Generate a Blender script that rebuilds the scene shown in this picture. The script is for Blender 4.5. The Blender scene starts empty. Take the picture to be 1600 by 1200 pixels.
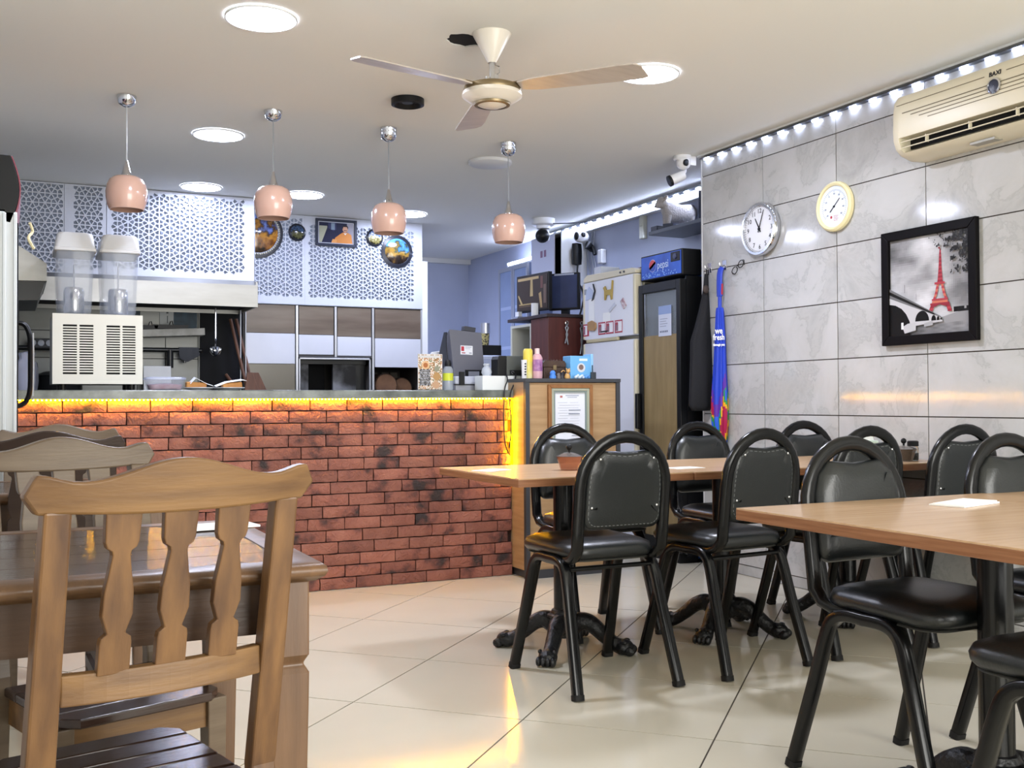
import bpy, bmesh, math, random
from mathutils import Vector, Matrix, noise
random.seed(7)
SC = bpy.context.scene
COL = SC.collection
PI = math.pi

# ------------------------------------------------------------------ camera
cam_d = bpy.data.cameras.new('camera')
cam_d.sensor_width = 36.0
cam_d.lens = 36.0 * 1629.0 / 1600.0
cam_d.clip_start = 0.05
cam = bpy.data.objects.new('camera', cam_d)
COL.objects.link(cam)
YAW, PITCH, ROLL = 0.44689607, 0.01668828, -0.00495416
fw = Vector((math.sin(YAW) * math.cos(PITCH), math.cos(YAW) * math.cos(PITCH), math.sin(PITCH)))
rt = Vector((math.cos(YAW), -math.sin(YAW), 0))
up = rt.cross(fw)
rt2 = rt * math.cos(ROLL) + up * math.sin(ROLL)
up2 = up * math.cos(ROLL) - rt * math.sin(ROLL)
cam.matrix_world = Matrix(((rt2.x, up2.x, -fw.x, 0), (rt2.y, up2.y, -fw.y, 0), (rt2.z, up2.z, -fw.z, 1.05), (0, 0, 0, 1)))
SC.camera = cam

# ------------------------------------------------------------------ world, lights, exposure
SC.view_settings.view_transform = 'Standard'
SC.view_settings.look = 'None'
SC.view_settings.gamma = 1.0
SC.view_settings.use_curve_mapping = False
SC.view_settings.exposure = 0.14
WORLD_STRENGTH = 1.2
WINDOW_POWER = 205.0
LAMP_STRENGTH = 118.0
LED_STRENGTH = 42.0
AMBER_STRENGTH = 190.0
w = bpy.data.worlds.new('daylight')
w.use_nodes = True
bg = w.node_tree.nodes['Background']
bg.inputs[0].default_value = (0.92, 0.96, 1.0, 1)
bg.inputs[1].default_value = WORLD_STRENGTH
SC.world = w


def area(name, loc, rot, sx, sy, power, col):
    d = bpy.data.lights.new(name, 'AREA')
    d.shape = 'RECTANGLE'
    d.size, d.size_y = sx, sy
    d.energy = power
    d.color = col
    o = bpy.data.objects.new(name, d)
    o.location = loc
    o.rotation_euler = rot
    COL.objects.link(o)
    return o


# daylight through the open shop front behind the camera (the opening of wall_front)
area('daylight_shopfront', (2.1, -1.55, 1.35), (PI / 2, 0, 0), 3.2, 2.1, WINDOW_POWER, (1.0, 0.98, 0.92))
SC.cycles.max_bounces = 8
SC.cycles.diffuse_bounces = 4
SC.cycles.glossy_bounces = 4
SC.cycles.transmission_bounces = 6
SC.cycles.transparent_max_bounces = 8
SC.cycles.caustics_reflective = False
SC.cycles.caustics_refractive = False
SC.cycles.sample_clamp_indirect = 4.0

# ------------------------------------------------------------------ colours and materials


def lin(h):
    h = h.lstrip('#')
    o = []
    for i in (0, 2, 4):
        c = int(h[i:i + 2], 16) / 255
        o.append(c / 12.92 if c <= 0.04045 else ((c + 0.055) / 1.055) ** 2.4)
    return tuple(o) + (1.0,)


MATS = {}


def mat(name, col, rough=0.5, metal=0.0, col2=None, scale=6.0, stretch=(1, 1, 1), bump=0.0, bscale=None,
        spec=0.5, coat=0.0, trans=0.0, emit=0.0, ior=1.45, alpha=1.0, lo=0.35, hi=0.65, detail=4.0, rand=0.0, world=False):
    if name in MATS:
        return MATS[name]
    m = bpy.data.materials.new(name)
    m.use_nodes = True
    nt = m.node_tree
    n = nt.nodes
    p = n['Principled BSDF']
    c = lin(col)
    p.inputs['Base Color'].default_value = c
    p.inputs['Roughness'].default_value = rough
    p.inputs['Metallic'].default_value = metal
    p.inputs['Specular IOR Level'].default_value = spec
    p.inputs['Coat Weight'].default_value = coat
    p.inputs['Coat Roughness'].default_value = 0.08
    p.inputs['Transmission Weight'].default_value = trans
    p.inputs['IOR'].default_value = ior
    p.inputs['Alpha'].default_value = alpha
    if emit:
        p.inputs['Emission Color'].default_value = c
        p.inputs['Emission Strength'].default_value = emit
    if col2 or bump or rand:
        tc = n.new('ShaderNodeTexCoord')
        mp = n.new('ShaderNodeMapping')
        mp.inputs['Scale'].default_value = stretch
        if world:
            geo = n.new('ShaderNodeNewGeometry')
            nt.links.new(geo.outputs['Position'], mp.inputs['Vector'])
        else:
            nt.links.new(tc.outputs['Object'], mp.inputs['Vector'])
        vec = mp.outputs['Vector']
        if rand:
            oi = n.new('ShaderNodeObjectInfo')
            ma = n.new('ShaderNodeMath')
            ma.operation = 'MULTIPLY'
            ma.inputs[1].default_value = 37.0
            nt.links.new(oi.outputs['Random'], ma.inputs[0])
            ad = n.new('ShaderNodeVectorMath')
            ad.operation = 'ADD'
            nt.links.new(vec, ad.inputs[0])
            nt.links.new(ma.outputs[0], ad.inputs[1])
            vec = ad.outputs[0]
        if col2:
            nz = n.new('ShaderNodeTexNoise')
            nz.inputs['Scale'].default_value = scale
            nz.inputs['Detail'].default_value = detail
            nt.links.new(vec, nz.inputs['Vector'])
            cr = n.new('ShaderNodeValToRGB')
            cr.color_ramp.elements[0].position = lo
            cr.color_ramp.elements[0].color = c
            cr.color_ramp.elements[1].position = hi
            cr.color_ramp.elements[1].color = lin(col2)
            nt.links.new(nz.outputs[0], cr.inputs[0])
            src = cr.outputs[0]
            if rand:
                hs = n.new('ShaderNodeHueSaturation')
                mr = n.new('ShaderNodeMapRange')
                mr.inputs[3].default_value = 1 - rand
                mr.inputs[4].default_value = 1 + rand
                nt.links.new(oi.outputs['Random'], mr.inputs[0])
                nt.links.new(mr.outputs[0], hs.inputs['Value'])
                nt.links.new(src, hs.inputs['Color'])
                src = hs.outputs[0]
            nt.links.new(src, p.inputs['Base Color'])
        if bump:
            nb = n.new('ShaderNodeTexNoise')
            nb.inputs['Scale'].default_value = bscale or scale * 3
            nb.inputs['Detail'].default_value = 5
            nt.links.new(vec, nb.inputs['Vector'])
            b = n.new('ShaderNodeBump')
            b.inputs['Strength'].default_value = bump
            b.inputs['Distance'].default_value = 0.01
            nt.links.new(nb.outputs[0], b.inputs['Height'])
            nt.links.new(b.outputs[0], p.inputs['Normal'])
    MATS[name] = m
    return m


def print_mat():
    if 'print' in MATS:
        return MATS['print']
    m = bpy.data.materials.new('flat_print')
    m.use_nodes = True
    n = m.node_tree.nodes
    a = n.new('ShaderNodeAttribute')
    a.attribute_name = 'Col'
    m.node_tree.links.new(a.outputs['Color'], n['Principled BSDF'].inputs['Base Color'])
    n['Principled BSDF'].inputs['Roughness'].default_value = 0.4
    n['Principled BSDF'].inputs['Specular IOR Level'].default_value = 0.2
    MATS['print'] = m
    return m


# ------------------------------------------------------------------ mesh building
class MB:
    def __init__(s):
        s.v, s.f, s.c = [], [], []

    def add(s, vs, fs, M=None, col=None):
        b = len(s.v)
        for p in vs:
            p = Vector(p)
            s.v.append(M @ p if M else p)
        for f in fs:
            s.f.append([b + i for i in f])
            s.c.append(col)
        return s

    def box(s, x0, y0, z0, x1, y1, z1, M=None, col=None):
        vs = [(x0, y0, z0), (x1, y0, z0), (x1, y1, z0), (x0, y1, z0), (x0, y0, z1), (x1, y0, z1), (x1, y1, z1), (x0, y1, z1)]
        return s.add(vs, [(0, 3, 2, 1), (4, 5, 6, 7), (0, 1, 5, 4), (1, 2, 6, 5), (2, 3, 7, 6), (3, 0, 4, 7)], M, col)

    def prism(s, pts, a, b, axis='z', M=None, col=None):
        """polygon pts (p,q) extruded from a to b along axis"""
        def mk(p, h):
            return {'z': (p[0], p[1], h), 'y': (p[0], h, p[1]), 'x': (h, p[0], p[1])}[axis]
        n = len(pts)
        vs = [mk(p, a) for p in pts] + [mk(p, b) for p in pts]
        fs = [list(range(n))[::-1], list(range(n, 2 * n))] + [(i, (i + 1) % n, n + (i + 1) % n, n + i) for i in range(n)]
        return s.add(vs, fs, M, col)

    def loft(s, rings, cap0=True, cap1=True, closed=True, M=None):
        n = len(rings[0])
        vs = [p for r in rings for p in r]
        fs = []
        for k in range(len(rings) - 1):
            for i in range(n if closed else n - 1):
                j = (i + 1) % n
                fs.append((k * n + i, k * n + j, (k + 1) * n + j, (k + 1) * n + i))
        if cap0:
            fs.append(list(range(n))[::-1])
        if cap1:
            fs.append([(len(rings) - 1) * n + i for i in range(n)])
        return s.add(vs, fs, M)

    def lathe(s, prof, n=24, M=None, cap=True):
        rings = [[(r * math.cos(2 * PI * i / n), r * math.sin(2 * PI * i / n), z) for i in range(n)] for r, z in prof]
        return s.loft(rings, cap, cap, M=M)

    def cyl(s, x, y, z0, z1, r, n=20):
        return s.lathe([(r, z0), (r, z1)], n, Matrix.Translation((x, y, 0)))

    def ball(s, c, r, n=12, sc=(1, 1, 1), M=None):
        prof = [(max(1e-4, math.sin(PI * k / n)) * r, -math.cos(PI * k / n) * r) for k in range(n + 1)]
        T = Matrix.Translation(c) @ Matrix.Diagonal((sc[0], sc[1], sc[2], 1))
        return s.lathe(prof, n + 4, (M @ T) if M else T)

    def tube(s, path, r, n=8, closed=False, M=None, upv=None):
        """sweep; r = radius, list of radii, or (a,b) elliptic/square-ish section"""
        P = [Vector(p) for p in path]
        m = len(P)
        rings = []
        ref = Vector(upv) if upv else None
        prevN = None
        for i in range(m):
            if closed:
                t = P[(i + 1) % m] - P[i - 1]
            else:
                t = P[min(i + 1, m - 1)] - P[max(i - 1, 0)]
            t.normalize()
            if ref is not None:
                nn = ref - t * ref.dot(t)
            elif prevN is None:
                a = Vector((0, 0, 1)) if abs(t.z) < 0.9 else Vector((1, 0, 0))
                nn = a - t * a.dot(t)
            else:
                nn = prevN - t * prevN.dot(t)
            nn.normalize()
            prevN = nn
            b = t.cross(nn)
            if isinstance(r, tuple):
                ra, rb, pw = r[0], r[1], (r[2] if len(r) > 2 else 1.0)
            else:
                ra = rb = (r[i] if isinstance(r, list) else r)
                pw = 1.0
            ring = []
            for k in range(n):
                an = 2 * PI * (k + 0.5) / n
                cx, sy = math.cos(an), math.sin(an)
                cx = math.copysign(abs(cx) ** pw, cx)
                sy = math.copysign(abs(sy) ** pw, sy)
                ring.append(P[i] + nn * (cx * ra) + b * (sy * rb))
            rings.append(ring)
        if closed:
            rings.append(rings[0])
            return s.loft(rings, False, False, M=M)
        return s.loft(rings, M=M)

    def build(s, name, m, parent=None, smooth=False, bevel=0.0, loc=None, rot=None, ang=40, seg=2):
        me = bpy.data.meshes.new(name)
        me.from_pydata([tuple(p) for p in s.v], [], s.f)
        if any(c is not None for c in s.c):
            at = me.color_attributes.new('Col', 'FLOAT_COLOR', 'CORNER')
            vals = []
            for poly, c in zip(me.polygons, s.c):
                c = c or (0.5, 0.5, 0.5, 1)
                vals.extend(list(c) * poly.loop_total)
            at.data.foreach_set('color', vals)
        if smooth:
            me.polygons.foreach_set('use_smooth', [True] * len(me.polygons))
            me.set_sharp_from_angle(angle=math.radians(ang))
        me.materials.append(m)
        me.update()
        o = bpy.data.objects.new(name, me)
        COL.objects.link(o)
        if loc:
            o.location = loc
        if rot:
            o.rotation_euler = rot
        if parent:
            o.parent = parent
        if bevel:
            bm = o.modifiers.new('edge', 'BEVEL')
            bm.width = bevel
            bm.segments = seg
            bm.limit_method = 'ANGLE'
            bm.angle_limit = math.radians(50)
        return o


def tag(o, label, cat, group=None):
    o['label'] = label
    o['category'] = cat
    if group:
        o['group'] = group
    return o


def thing(name, label, cat, loc=(0, 0, 0), rz=0.0, group=None):
    o = bpy.data.objects.new(name, None)
    o.empty_display_size = 0.1
    COL.objects.link(o)
    o.location = loc
    o.rotation_euler = (0, 0, rz)
    return tag(o, label, cat, group)


def struct(o):
    o['kind'] = 'structure'
    return o


def copy_tree(o, label=None, loc=None, rz=None, parent=None):
    c = o.copy()
    COL.objects.link(c)
    if parent:
        c.parent = parent
    if label:
        c['label'] = label
    if loc:
        c.location = loc
    if rz is not None:
        c.rotation_euler = (0, 0, rz)
    for ch in list(o.children):
        copy_tree(ch, parent=c)
    return c


def share(o, name, loc, parent=None, rot=None, mesh=None):
    """a piece sharing the mesh of o"""
    c = bpy.data.objects.new(name, mesh or o.data)
    COL.objects.link(c)
    c.location = loc
    if rot:
        c.rotation_euler = rot
    if parent:
        c.parent = parent
    return c


def text(s, size, m, parent, loc, rot=(PI / 2, 0, 0), ext=0.0005, align='CENTER', name='lettering', sx=1.0, shear=0.0, bold=0.0):
    cu = bpy.data.curves.new(name, 'FONT')
    cu.body = s
    cu.size = size
    cu.extrude = ext
    cu.offset = bold
    cu.shear = shear
    cu.align_x = align
    cu.align_y = 'CENTER'
    cu.resolution_u = 2
    t = bpy.data.objects.new('tmp', cu)
    COL.objects.link(t)
    dg = bpy.context.evaluated_depsgraph_get()
    me = bpy.data.meshes.new_from_object(t.evaluated_get(dg))
    bpy.data.objects.remove(t)
    bpy.data.curves.remove(cu)
    me.materials.clear()
    me.materials.append(m)
    o = bpy.data.objects.new(name, me)
    COL.objects.link(o)
    o.location = loc
    o.rotation_euler = rot
    o.scale = (sx, 1, 1)
    o.parent = parent
    return o


class Print:
    """flat print in local x (right) / z (up), facing -y; layers lie 0.15 mm apart"""
    def __init__(s, w, h):
        s.mb, s.w, s.h, s.k = MB(), w, h, 0

    def poly(s, pts, col):
        s.k += 1
        y = -0.00015 * s.k
        vs = [((u - 0.5) * s.w, y, (0.5 - v) * s.h) for u, v in pts]
        s.mb.add(vs, [list(range(len(vs)))], col=lin(col) if isinstance(col, str) else col)
        return s

    def rect(s, u0, v0, u1, v1, col):
        return s.poly([(u0, v1), (u1, v1), (u1, v0), (u0, v0)], col)

    def disc(s, u, v, r, col, n=20, ry=None):
        ry = ry or r * s.w / s.h
        return s.poly([(u + r * math.cos(-2 * PI * i / n), v + ry * math.sin(-2 * PI * i / n)) for i in range(n)][::-1][::-1], col)

    def grid(s, nx, ny, fn):
        s.k += 1
        y = -0.00015 * s.k
        for i in range(nx):
            for j in range(ny):
                c = fn((i + 0.5) / nx, (j + 0.5) / ny)
                if c is None:
                    continue
                u0, u1, v0, v1 = i / nx, (i + 1) / nx, j / ny, (j + 1) / ny
                vs = [((u - 0.5) * s.w, y, (0.5 - v) * s.h) for u, v in ((u0, v1), (u1, v1), (u1, v0), (u0, v0))]
                s.mb.add(vs, [(0, 1, 2, 3)], col=c)
        return s

    def build(s, name, parent, loc, rot=None):
        return s.mb.build(name, print_mat(), parent, loc=loc, rot=rot)


def grey(v):
    v = max(0.0, min(1.0, v)) ** 2.1
    return (v, v, v * 1.03, 1)


def rrect(w, d, r, z, n=6, cx=0, cy=0):
    pts = []
    for qx, qy, a0 in ((1, 1, 0), (-1, 1, PI / 2), (-1, -1, PI), (1, -1, 1.5 * PI)):
        for k in range(n + 1):
            a = a0 + PI / 2 * k / n
            pts.append((cx + qx * (w / 2 - r) + r * math.cos(a), cy + qy * (d / 2 - r) + r * math.sin(a), z))
    return pts


def arc(cx, cz, rx, rz, a0, a1, n):
    return [(cx + rx * math.cos(a0 + (a1 - a0) * k / n), cz + rz * math.sin(a0 + (a1 - a0) * k / n)) for k in range(n + 1)]


def clip(poly, x0, x1, y0, y1):
    for ax, lim, sg in ((0, x0, 1), (0, x1, -1), (1, y0, 1), (1, y1, -1)):
        out = []
        for i in range(len(poly)):
            a, b = poly[i], poly[(i + 1) % len(poly)]
            ia, ib = (a[ax] - lim) * sg >= -1e-9, (b[ax] - lim) * sg >= -1e-9
            if ia:
                out.append(a)
            if ia != ib:
                t = (lim - a[ax]) / (b[ax] - a[ax])
                out.append(tuple(a[k] + (b[k] - a[k]) * t for k in (0, 1)))
        poly = out
        if len(poly) < 3:
            return []
    return poly


WALLROT = -PI / 2     # things on the right wall: local -y looks into the room (-x)

# shared materials
M_white = mat('white_paint', '#d9dadb', 0.55)
M_ceil = mat('ceiling_paint', '#e8e7e0', 0.8)
M_blue = mat('pale_blue_paint', '#b6bed4', 0.6, col2='#aeb6cd', scale=2)
M_grout = mat('dark_grout', '#453f38', 0.9)
M_black = mat('black_metal', '#17191a', 0.32, spec=0.5)
M_blackp = mat('black_plastic', '#101113', 0.42, spec=0.3)
M_dark = mat('void_shade', '#0b0c0f', 0.8)  # near-black fill, stands in for shade inside openings
M_chrome = mat('chrome', '#d6d8dc', 0.12, 1.0)
M_steel = mat('brushed_steel', '#9b9a96', 0.42, 1.0, col2='#92918c', scale=3, stretch=(1, 1, 4))
M_alu = mat('aluminium', '#b9bcc4', 0.35, 0.9)
M_paper = mat('paper', '#eceeee', 0.7)
M_ink = mat('black_ink', '#15161a', 0.6)
M_leather = mat('black_leatherette', '#171b1c', 0.33, bump=0.08, bscale=160, spec=0.65)
# ================================================================== THE SETTING
ZC = 2.61
XW = 3.965
# floor with large cream tiles laid diagonally
floor = struct(MB().box(-0.8, -1.3, -0.08, 4.65, 10.7, -0.003).build('floor', M_grout))
M_ftile = mat('cream_porcelain', '#cbc5b3', 0.10, col2='#c4beac', scale=1.6, spec=0.26, world=True, lo=0.3, hi=0.7)
FA, FT, FX, FY = -0.7929163, 0.62790339, 1.52774648, 3.99360618
ex, ey = math.cos(FA), math.sin(FA)
gx, gy = math.sin(FA), -math.cos(FA)
gap = 0.0028
for i in range(-14, 16):
    for j in range(-16, 14):
        q = []
        for a, b in ((gap, gap), (FT - gap, gap), (FT - gap, FT - gap), (gap, FT - gap)):
            u, v = i * FT + a, j * FT + b
            q.append((FX + u * ex + v * gx, FY + u * ey + v * gy))
        if sum((q[k][0] * q[(k + 1) % 4][1] - q[(k + 1) % 4][0] * q[k][1]) for k in range(4)) < 0:
            q = q[::-1]
        q = clip(q, -0.8, 4.55, -1.2, 10.6)
        if q:
            MB().prism(q, -0.004, random.uniform(-0.0004, 0)).build('tile', M_ftile, floor)

# ceiling with a ragged hole beside the fan
hx, hy = 1.765, 4.12
hole = []
for k in range(24):
    a = 2 * PI * k / 24
    r = 0.072 + 0.02 * noise.noise((math.cos(a) * 2, math.sin(a) * 2, 3.3)) + 0.006 * ((k * 7) % 3)
    hole.append((hx + 1.25 * r * math.cos(a), hy + r * math.sin(a)))
sq = []
for k in range(24):
    a = 2 * PI * k / 24
    m_ = max(abs(math.cos(a)), abs(math.sin(a)))
    sq.append((hx + 0.15 * math.cos(a) / m_, hy + 0.15 * math.sin(a) / m_))
b = MB()
vs = [(x, y, ZC) for x, y in sq] + [(x, y, ZC) for x, y in hole] + [(x, y, ZC + 0.006) for x, y in hole]
b.add(vs, [f for k in range(24) for f in ((k, 24 + k, 24 + (k + 1) % 24, (k + 1) % 24), (24 + k, 48 + k, 48 + (k + 1) % 24, 24 + (k + 1) % 24))])
x0, x1, y0, y1 = hx - 0.15, hx + 0.15, hy - 0.15, hy + 0.15
for a0, b0, a1, b1 in ((-0.8, -1.3, x0, 10.7), (x1, -1.3, 4.65, 10.7), (x0, -1.3, x1, y0), (x0, y1, x1, 10.7)):
    b.add([(a0, b0, ZC), (a0, b1, ZC), (a1, b1, ZC), (a1, b0, ZC)], [(0, 1, 2, 3)])
b.add([(-0.8, -1.3, ZC + 0.14), (4.65, -1.3, ZC + 0.14), (4.65, 10.7, ZC + 0.14), (-0.8, 10.7, ZC + 0.14)], [(0, 1, 2, 3)])
struct(b.build('ceiling', M_ceil))
struct(MB().box(hx - .14, hy - .14, ZC + .0065, hx + .14, hy + .14, ZC + .13).build('hole_shade', M_dark))  # near-black box stands in for the darkness up inside the hole

# walls
wall_left = struct(MB().box(-0.9, -1.3, 0, -0.8, 10.7, ZC).build('wall_left', M_white))
wall_back = struct(MB().box(-0.8, 10.6, 0, 4.55, 10.7, ZC).build('wall_back', M_blue))
wall_alcove = struct(MB().box(4.55, 5.46, 0, 4.65, 10.7, ZC).build('wall_alcove', M_blue))
b = MB()
b.box(-0.8, -1.3, 0, 0.5, -1.2, ZC).box(3.7, -1.3, 0, 4.65, -1.2, ZC).box(0.5, -1.3, 2.42, 3.7, -1.2, ZC)
struct(b.build('wall_front', M_white))
wall_right = struct(MB().box(XW + 0.006, -1.3, 0, 4.65, 5.46, ZC).build('wall_right', M_grout))


def marble_mat():
    m = bpy.data.materials.new('grey_marble_tile')
    m.use_nodes = True
    nt = m.node_tree
    n = nt.nodes
    p = n['Principled BSDF']
    p.inputs['Roughness'].default_value = 0.09
    geo = n.new('ShaderNodeNewGeometry')
    oi = n.new('ShaderNodeObjectInfo')
    mu = n.new('ShaderNodeMath')
    mu.operation = 'MULTIPLY'
    mu.inputs[1].default_value = 11.0
    nt.links.new(oi.outputs['Random'], mu.inputs[0])
    ad = n.new('ShaderNodeVectorMath')
    nt.links.new(geo.outputs['Position'], ad.inputs[0])
    nt.links.new(mu.outputs[0], ad.inputs[1])
    n1 = n.new('ShaderNodeTexNoise')
    n1.inputs['Scale'].default_value = 3.2
    n1.inputs['Detail'].default_value = 9
    n1.inputs['Roughness'].default_value = 0.62
    n1.inputs['Distortion'].default_value = 0.45
    nt.links.new(ad.outputs[0], n1.inputs['Vector'])
    cr = n.new('ShaderNodeValToRGB')
    e = cr.color_ramp.elements
    e[0].position, e[0].color = 0.30, lin('#a2a2a0')
    e[1].position, e[1].color = 0.62, lin('#bebebd')
    for pos, c in ((0.46, '#b5b5b3'), (0.485, '#ababa9'), (0.50, '#b8b8b6')):
        k = e.new(pos)
        k.color = lin(c)
    nt.links.new(n1.outputs[0], cr.inputs[0])
    nt.links.new(cr.outputs[0], p.inputs['Base Color'])
    return m


M_marble = marble_mat()
RH = 0.30151334
zs = [0.0] + [0.9662 + RH * k for k in range(-3, 6)] + [ZC]
ys = [5.46] + [4.85683 - 2 * RH * k for k in range(0, 10)] + [-1.2]
g2 = 0.0028
for zi in range(len(zs) - 1):
    for yi in range(len(ys) - 1):
        za, zb, ya, yb = zs[zi] + g2, zs[zi + 1] - g2, ys[yi + 1] + g2, ys[yi] - g2
        if yb < 1.2 and zi != 4:
            continue
        MB().box(XW, ya, za, XW + 0.0065, yb, zb).build('tile', M_marble, wall_right)
# tiles out of view behind the camera are one plain sheet
struct(MB().box(XW, -1.2, 0, XW + 0.006, 0.63, ZC).build('trim_4', M_marble))
struct(MB().box(XW - 0.002, 5.452, 0, XW + 0.02, 5.462, ZC).build('trim_1', M_white))
# lines of the ceiling: slim bead along the right wall, cornice ledge in the alcove, cove at the far wall
struct(MB().box(XW - 0.03, -1.2, ZC - 0.012, XW - 0.0005, 5.46, ZC - 0.0005).build('trim_2', M_white))
struct(MB().box(4.48, 5.5, 2.52, 4.55, 8.75, 2.575).build('trim_3', M_white))
struct(MB().box(3.3, 10.53, 2.56, 4.55, 10.6, 2.6095).build('trim_5', M_white))

# kitchen wall: grey tiled behind the grill, clad oven front further right
M_ktile = mat('kitchen_tile', '#8f9189', 0.3, col2='#85877f', scale=4)
M_kgrout = mat('kitchen_grout', '#3c3d3a', 0.9)
wall_kitchen = struct(MB().box(-0.8, 8.62, 0, 1.685, 8.75, ZC).build('wall_kitchen', M_kgrout))
kx = [-0.8, -0.38, 0.04, 0.46, 0.88, 1.09, 1.345]
kz = [0.9, 1.135, 1.40, 1.605, 1.87]
for a in range(len(kx) - 1):
    for c in range(len(kz) - 1):
        MB().box(kx[a] + 0.003, 8.61, kz[c] + 0.003, kx[a + 1] - 0.003, 8.621, kz[c + 1] - 0.003).build('tile', M_ktile, wall_kitchen)
struct(MB().box(3.235, 8.56, 0, 3.285, 8.76, 2.28).build('trim_6', M_white))

# ================================================================== CEILING LIGHTS
LED_COL = '#cfdcff'
M_lamp = mat('lit_diffuser', '#d6dfff', 0.5, emit=LAMP_STRENGTH)
M_lamp_near = mat('lit_diffuser_front', '#e3e8fb', 0.5, emit=LAMP_STRENGTH * 2.0)
M_led_alcove = mat('lit_led_alcove', LED_COL, 0.5, emit=LED_STRENGTH * 7.5)
M_led = mat('lit_led', LED_COL, 0.5, emit=LED_STRENGTH)
lamp_labels = ['round white ceiling light above the wooden tables, nearest of the lit ones',
               'round lit ceiling light half behind the right fan blade',
               'round lit ceiling light between the first and second pendant lamps',
               'round lit ceiling light in front of the perforated hood panel',
               'round lit ceiling light just right of the second pendant shade',
               'round lit ceiling light just right of the third pendant shade']
for (lx, ly), lb in zip(((0.904, 4.219), (2.73, 4.17), (1.075, 6.176), (1.223, 7.72), (1.97, 7.706), (2.966, 8.138)), lamp_labels):
    t = thing('ceiling_light', lb, 'ceiling light', (lx, ly, ZC - 0.001), 0, 'round ceiling lights')
    MB().lathe([(0.145, 0), (0.145, -0.008), (0.139, -0.010), (0.131, -0.006)], 36, cap=False).build('rim', M_white, t, True)
    MB().lathe([(0.0005, -0.012), (0.11, -0.011), (0.126, -0.008), (0.130, -0.004)], 36, cap=False).build('diffuser', M_lamp_near if ly < 5 else M_lamp, t, True)
t = thing('ceiling_light', 'unlit flat white ceiling disc beside the rightmost pendant', 'ceiling light', (2.794, 6.142, ZC - 0.001), 0, 'round ceiling lights')
MB().lathe([(0.14, 0), (0.14, -0.018), (0.13, -0.024), (0.0005, -0.026)], 36, cap=False).build('disc', M_white, t, True)
t = thing('ceiling_light', 'added unseen ceiling light in the corridor behind the oven wall', 'ceiling light', (2.5, 9.65, ZC - 0.001), 0, 'round ceiling lights')  # lamp added out of view to brighten the blue back area
MB().lathe([(0.142, 0), (0.142, -0.012), (0.134, -0.02), (0.128, -0.018)], 36, cap=False).build('rim', M_white, t, True)
MB().lathe([(0.0005, -0.024), (0.09, -0.022), (0.13, -0.014)], 36, cap=False).build('diffuser', mat('lit_diffuser_added', '#d6dfff', 0.5, emit=LAMP_STRENGTH * 3), t, True)
# black round vent
t = thing('ceiling_vent', 'black round vent collar set in the ceiling left of the fan', 'vent', (1.833, 5.052, ZC - 0.001))
MB().lathe([(0.085, 0), (0.085, -0.03), (0.07, -0.034), (0.055, -0.012), (0.0005, -0.006)], 28, cap=False).build('collar', M_blackp, t, True)
MB().lathe([(0.03, -0.012), (0.028, -0.02), (0.0005, -0.021)], 18, cap=False).build('boss', M_black, t, True)

# LED module strips
M_strip = mat('strip_carrier', '#4a4d55', 0.5)


def led_strip(label, x, z, ys_, dx, m):
    t = thing('led_strip', label, 'light strip', (x, (ys_[0] + ys_[-1]) / 2, z))
    cy = (ys_[0] + ys_[-1]) / 2
    y0, y1 = min(ys_) - 0.05 - cy, max(ys_) + 0.05 - cy
    MB().box(-0.016, y0, 0.008, dx + 0.012, y1, 0.012).build('carrier_shield', M_strip, t)  # widened over the modules to block their upward light
    first = None
    for yy in ys_:
        if first is None:
            first = MB().box(-0.003, -0.023, -0.002, 0.009, 0.023, 0.0078).build('led_module', m, t, loc=(0, yy - cy, 0), bevel=0.003)
        else:
            share(first, 'led_module', (0, yy - cy, 0), t)
            c = t.children
    for ch in t.children:
        if ch.name.startswith('led_module') and not ch.modifiers:
            bm_ = ch.modifiers.new('edge', 'BEVEL')
            bm_.width = 0.003
    return t


led_strip('white LED module strip along the top of the grey tiled wall', 3.945, 2.572, [5.38 - 0.141 * k for k in range(24)], 0.012, M_led)
led_strip('white LED module strip on the alcove ledge above the fridges', 4.462, 2.578, [5.62 + 0.142 * k for k in range(22)], 0.012, M_led_alcove)

# ================================================================== BRICK COUNTER
M_core = mat('counter_core', '#2a1a17', 0.9)
counter = thing('service_counter', 'long service counter faced with rustic red bricks', 'counter', (0.97, 5.9, 0))
CX0, CX1, CY = -0.8, 2.735, 5.72
OX, OY = 0.97, 5.9
MB().box(CX0 - OX, CY + 0.012 - OY, 0, CX1 - OX, 6.15 - OY, 1.07).build('body', M_core, counter)


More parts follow.
